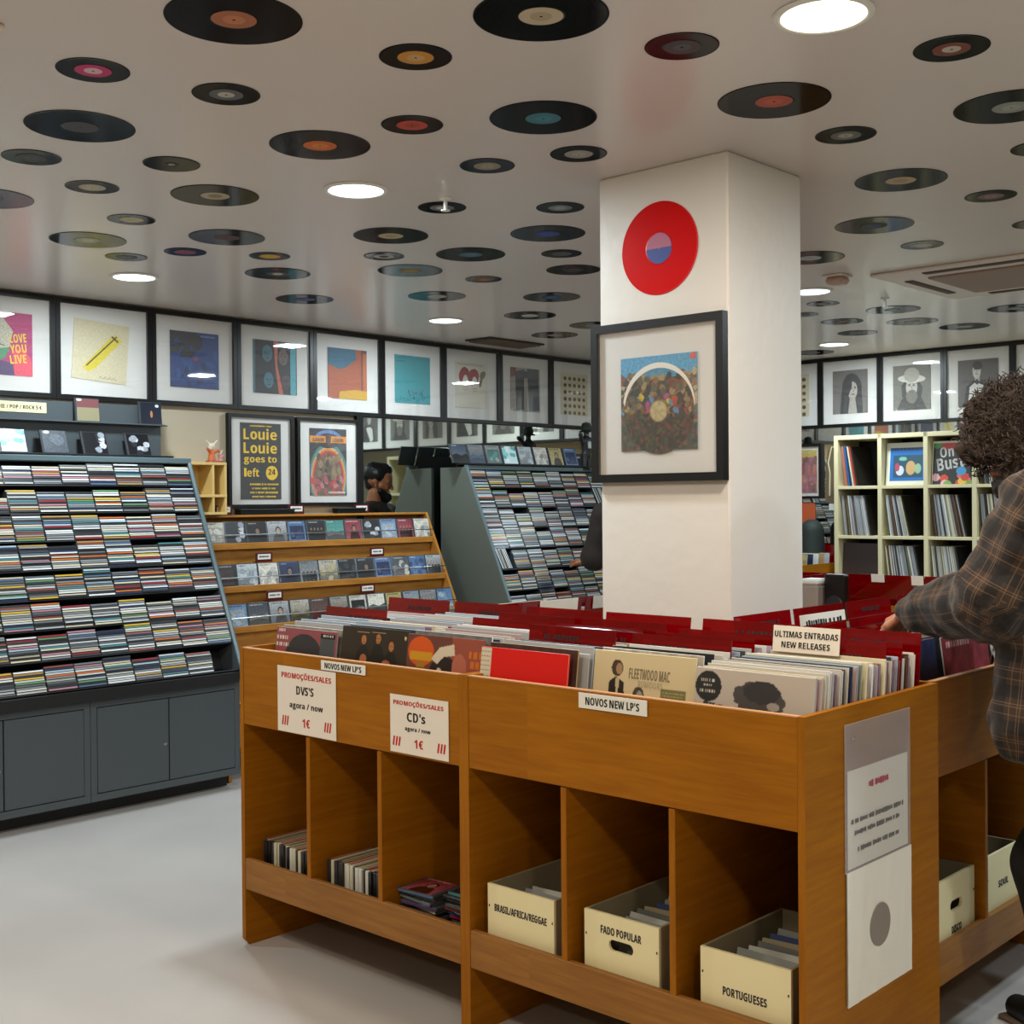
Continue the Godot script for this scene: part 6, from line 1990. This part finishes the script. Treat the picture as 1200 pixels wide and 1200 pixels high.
	for q in [[ankl, Vector3(-1.315, 0.036, -3.452)], [ankr, Vector3(-1.06, 0.036, -3.57)]]:
		var a: Vector3 = q[0]
		var heel := Vector3(a.x + 0.03, 0.038, a.z + 0.01)
		var mid := heel.lerp(q[1], 0.62)
		var shoe := obj("shoe", nets([[heel, mid + Vector3(0, 0.004, 0), 0.038, 0.044], [mid + Vector3(0, 0.002, 0), q[1], 0.044, 0.034], [a + Vector3(0, -0.01, 0), heel.lerp(mid, 0.35) + Vector3(0, 0.03, 0), 0.045, 0.042]], 0.007, 0.02), M.shoe, p)
		var d: Vector3 = q[1] - heel
		var sole := obj("sole", box(Vector3(d.length() + 0.07, 0.014, 0.088), 0.006), col("5a4c40", 0.7), shoe, heel.lerp(q[1], 0.5) * Vector3(1, 0, 1) + Vector3(0, 0.007, 0), Vector3(0, atan2(-d.z, d.x), 0))
	# --- the man at the far rack: behind the pillar, his head shows in the mirror
	var m := person_root("man with dark hair and beard in brown coat at the far rack behind the pillar")
	var o := Vector3(-4.80, 0, -6.30)
	var c := o + Vector3(-0.03, 1.60, -0.01)
	var lk := Vector3(-0.72, -0.22, -0.66)
	var up := Vector3(-0.15, 1.0, -0.13)
	var mb := [[c + Vector3(0.02, -0.08, 0.02), o + Vector3(0.01, 1.40, 0.01), 0.055, 0.065], [o + Vector3(0, 1.32, 0), o + Vector3(0, 0.92, 0), 0.12, 0.125], [o + Vector3(-0.07, 0.9, 0.07), o + Vector3(-0.08, 0.08, 0.08), 0.09, 0.045], [o + Vector3(0.07, 0.9, -0.07), o + Vector3(0.08, 0.08, -0.08), 0.09, 0.045]]
	var ms := nets(mb, 0.015, 0.04)
	nets(head_bones(c, lk, up, 1.03), 0.005, 0.018, 0.0, 30.0, ms)
	for q in [[o + Vector3(-0.36, 1.05, 0.02), -1.0], [o + Vector3(-0.1, 1.02, -0.34), 1.0]]:
		nets(hand_bones(q[0], Vector3(-0.9, 0.05, -0.3), Vector3(0.0, 0.9, 0.0), q[1], 0.3), 0.004, 0.008, 0.0, 30.0, ms)
	obj("body", ms, M.skin_tan, m)
	eyes(m, c, lk, up)
	var back := -lk.normalized()
	var rt := lk.cross(up).normalized()
	obj("hair", nets([[c + back * 0.03 + Vector3(0, 0.07, 0), c - back * 0.045 + Vector3(0, 0.10, 0), 0.088, 0.062], [c + back * 0.055 + Vector3(0, 0.03, 0), c + back * 0.06 + Vector3(0, -0.03, 0), 0.06, 0.045], [c + rt * 0.045 + Vector3(0, 0.06, 0), c - rt * 0.045 + Vector3(0, 0.06, 0), 0.062, 0.062]], 0.006, 0.025, 0.004, 60.0), M.hair_black, m)
	obj("beard", nets([[c - back * 0.058 + Vector3(0, -0.10, 0), c - back * 0.02 + rt * 0.058 + Vector3(0, -0.06, 0), 0.040, 0.024], [c - back * 0.058 + Vector3(0, -0.10, 0), c - back * 0.02 - rt * 0.058 + Vector3(0, -0.06, 0), 0.040, 0.024]], 0.005, 0.02, 0.003, 80.0), M.hair_black, m)
	obj("coat", nets([[o + Vector3(0, 1.32, 0), o + Vector3(0.0, 0.80, 0), 0.15, 0.17], [o + Vector3(-0.06, 1.36, 0.17), o + Vector3(0.06, 1.36, -0.17), 0.085, 0.085], [o + Vector3(-0.09, 1.35, 0.19), o + Vector3(-0.16, 1.09, 0.20), 0.080, 0.078], [o + Vector3(-0.16, 1.09, 0.20), o + Vector3(-0.33, 1.06, 0.04), 0.078, 0.052], [o + Vector3(0.08, 1.34, -0.19), o + Vector3(0.06, 1.06, -0.24), 0.075, 0.07], [o + Vector3(0.06, 1.06, -0.24), o + Vector3(-0.07, 1.03, -0.33), 0.07, 0.05]], 0.014, 0.04, 0.006, 9.0), M.coat_brown, m)
	obj("trousers", nets([[o + Vector3(-0.06, 0.88, 0.06), o + Vector3(-0.08, 0.06, 0.08), 0.11, 0.075], [o + Vector3(0.06, 0.88, -0.06), o + Vector3(0.08, 0.06, -0.08), 0.11, 0.075]], 0.015, 0.04), M.trousers, m)
	for s in [-1.0, 1.0]:
		obj("shoe", nets([[o + Vector3(-s * 0.08 + 0.03, 0.036, s * 0.08 + 0.03), o + Vector3(-s * 0.08 - 0.13, 0.034, s * 0.08 - 0.1), 0.038, 0.034]], 0.008, 0.02), M.shoe, m)
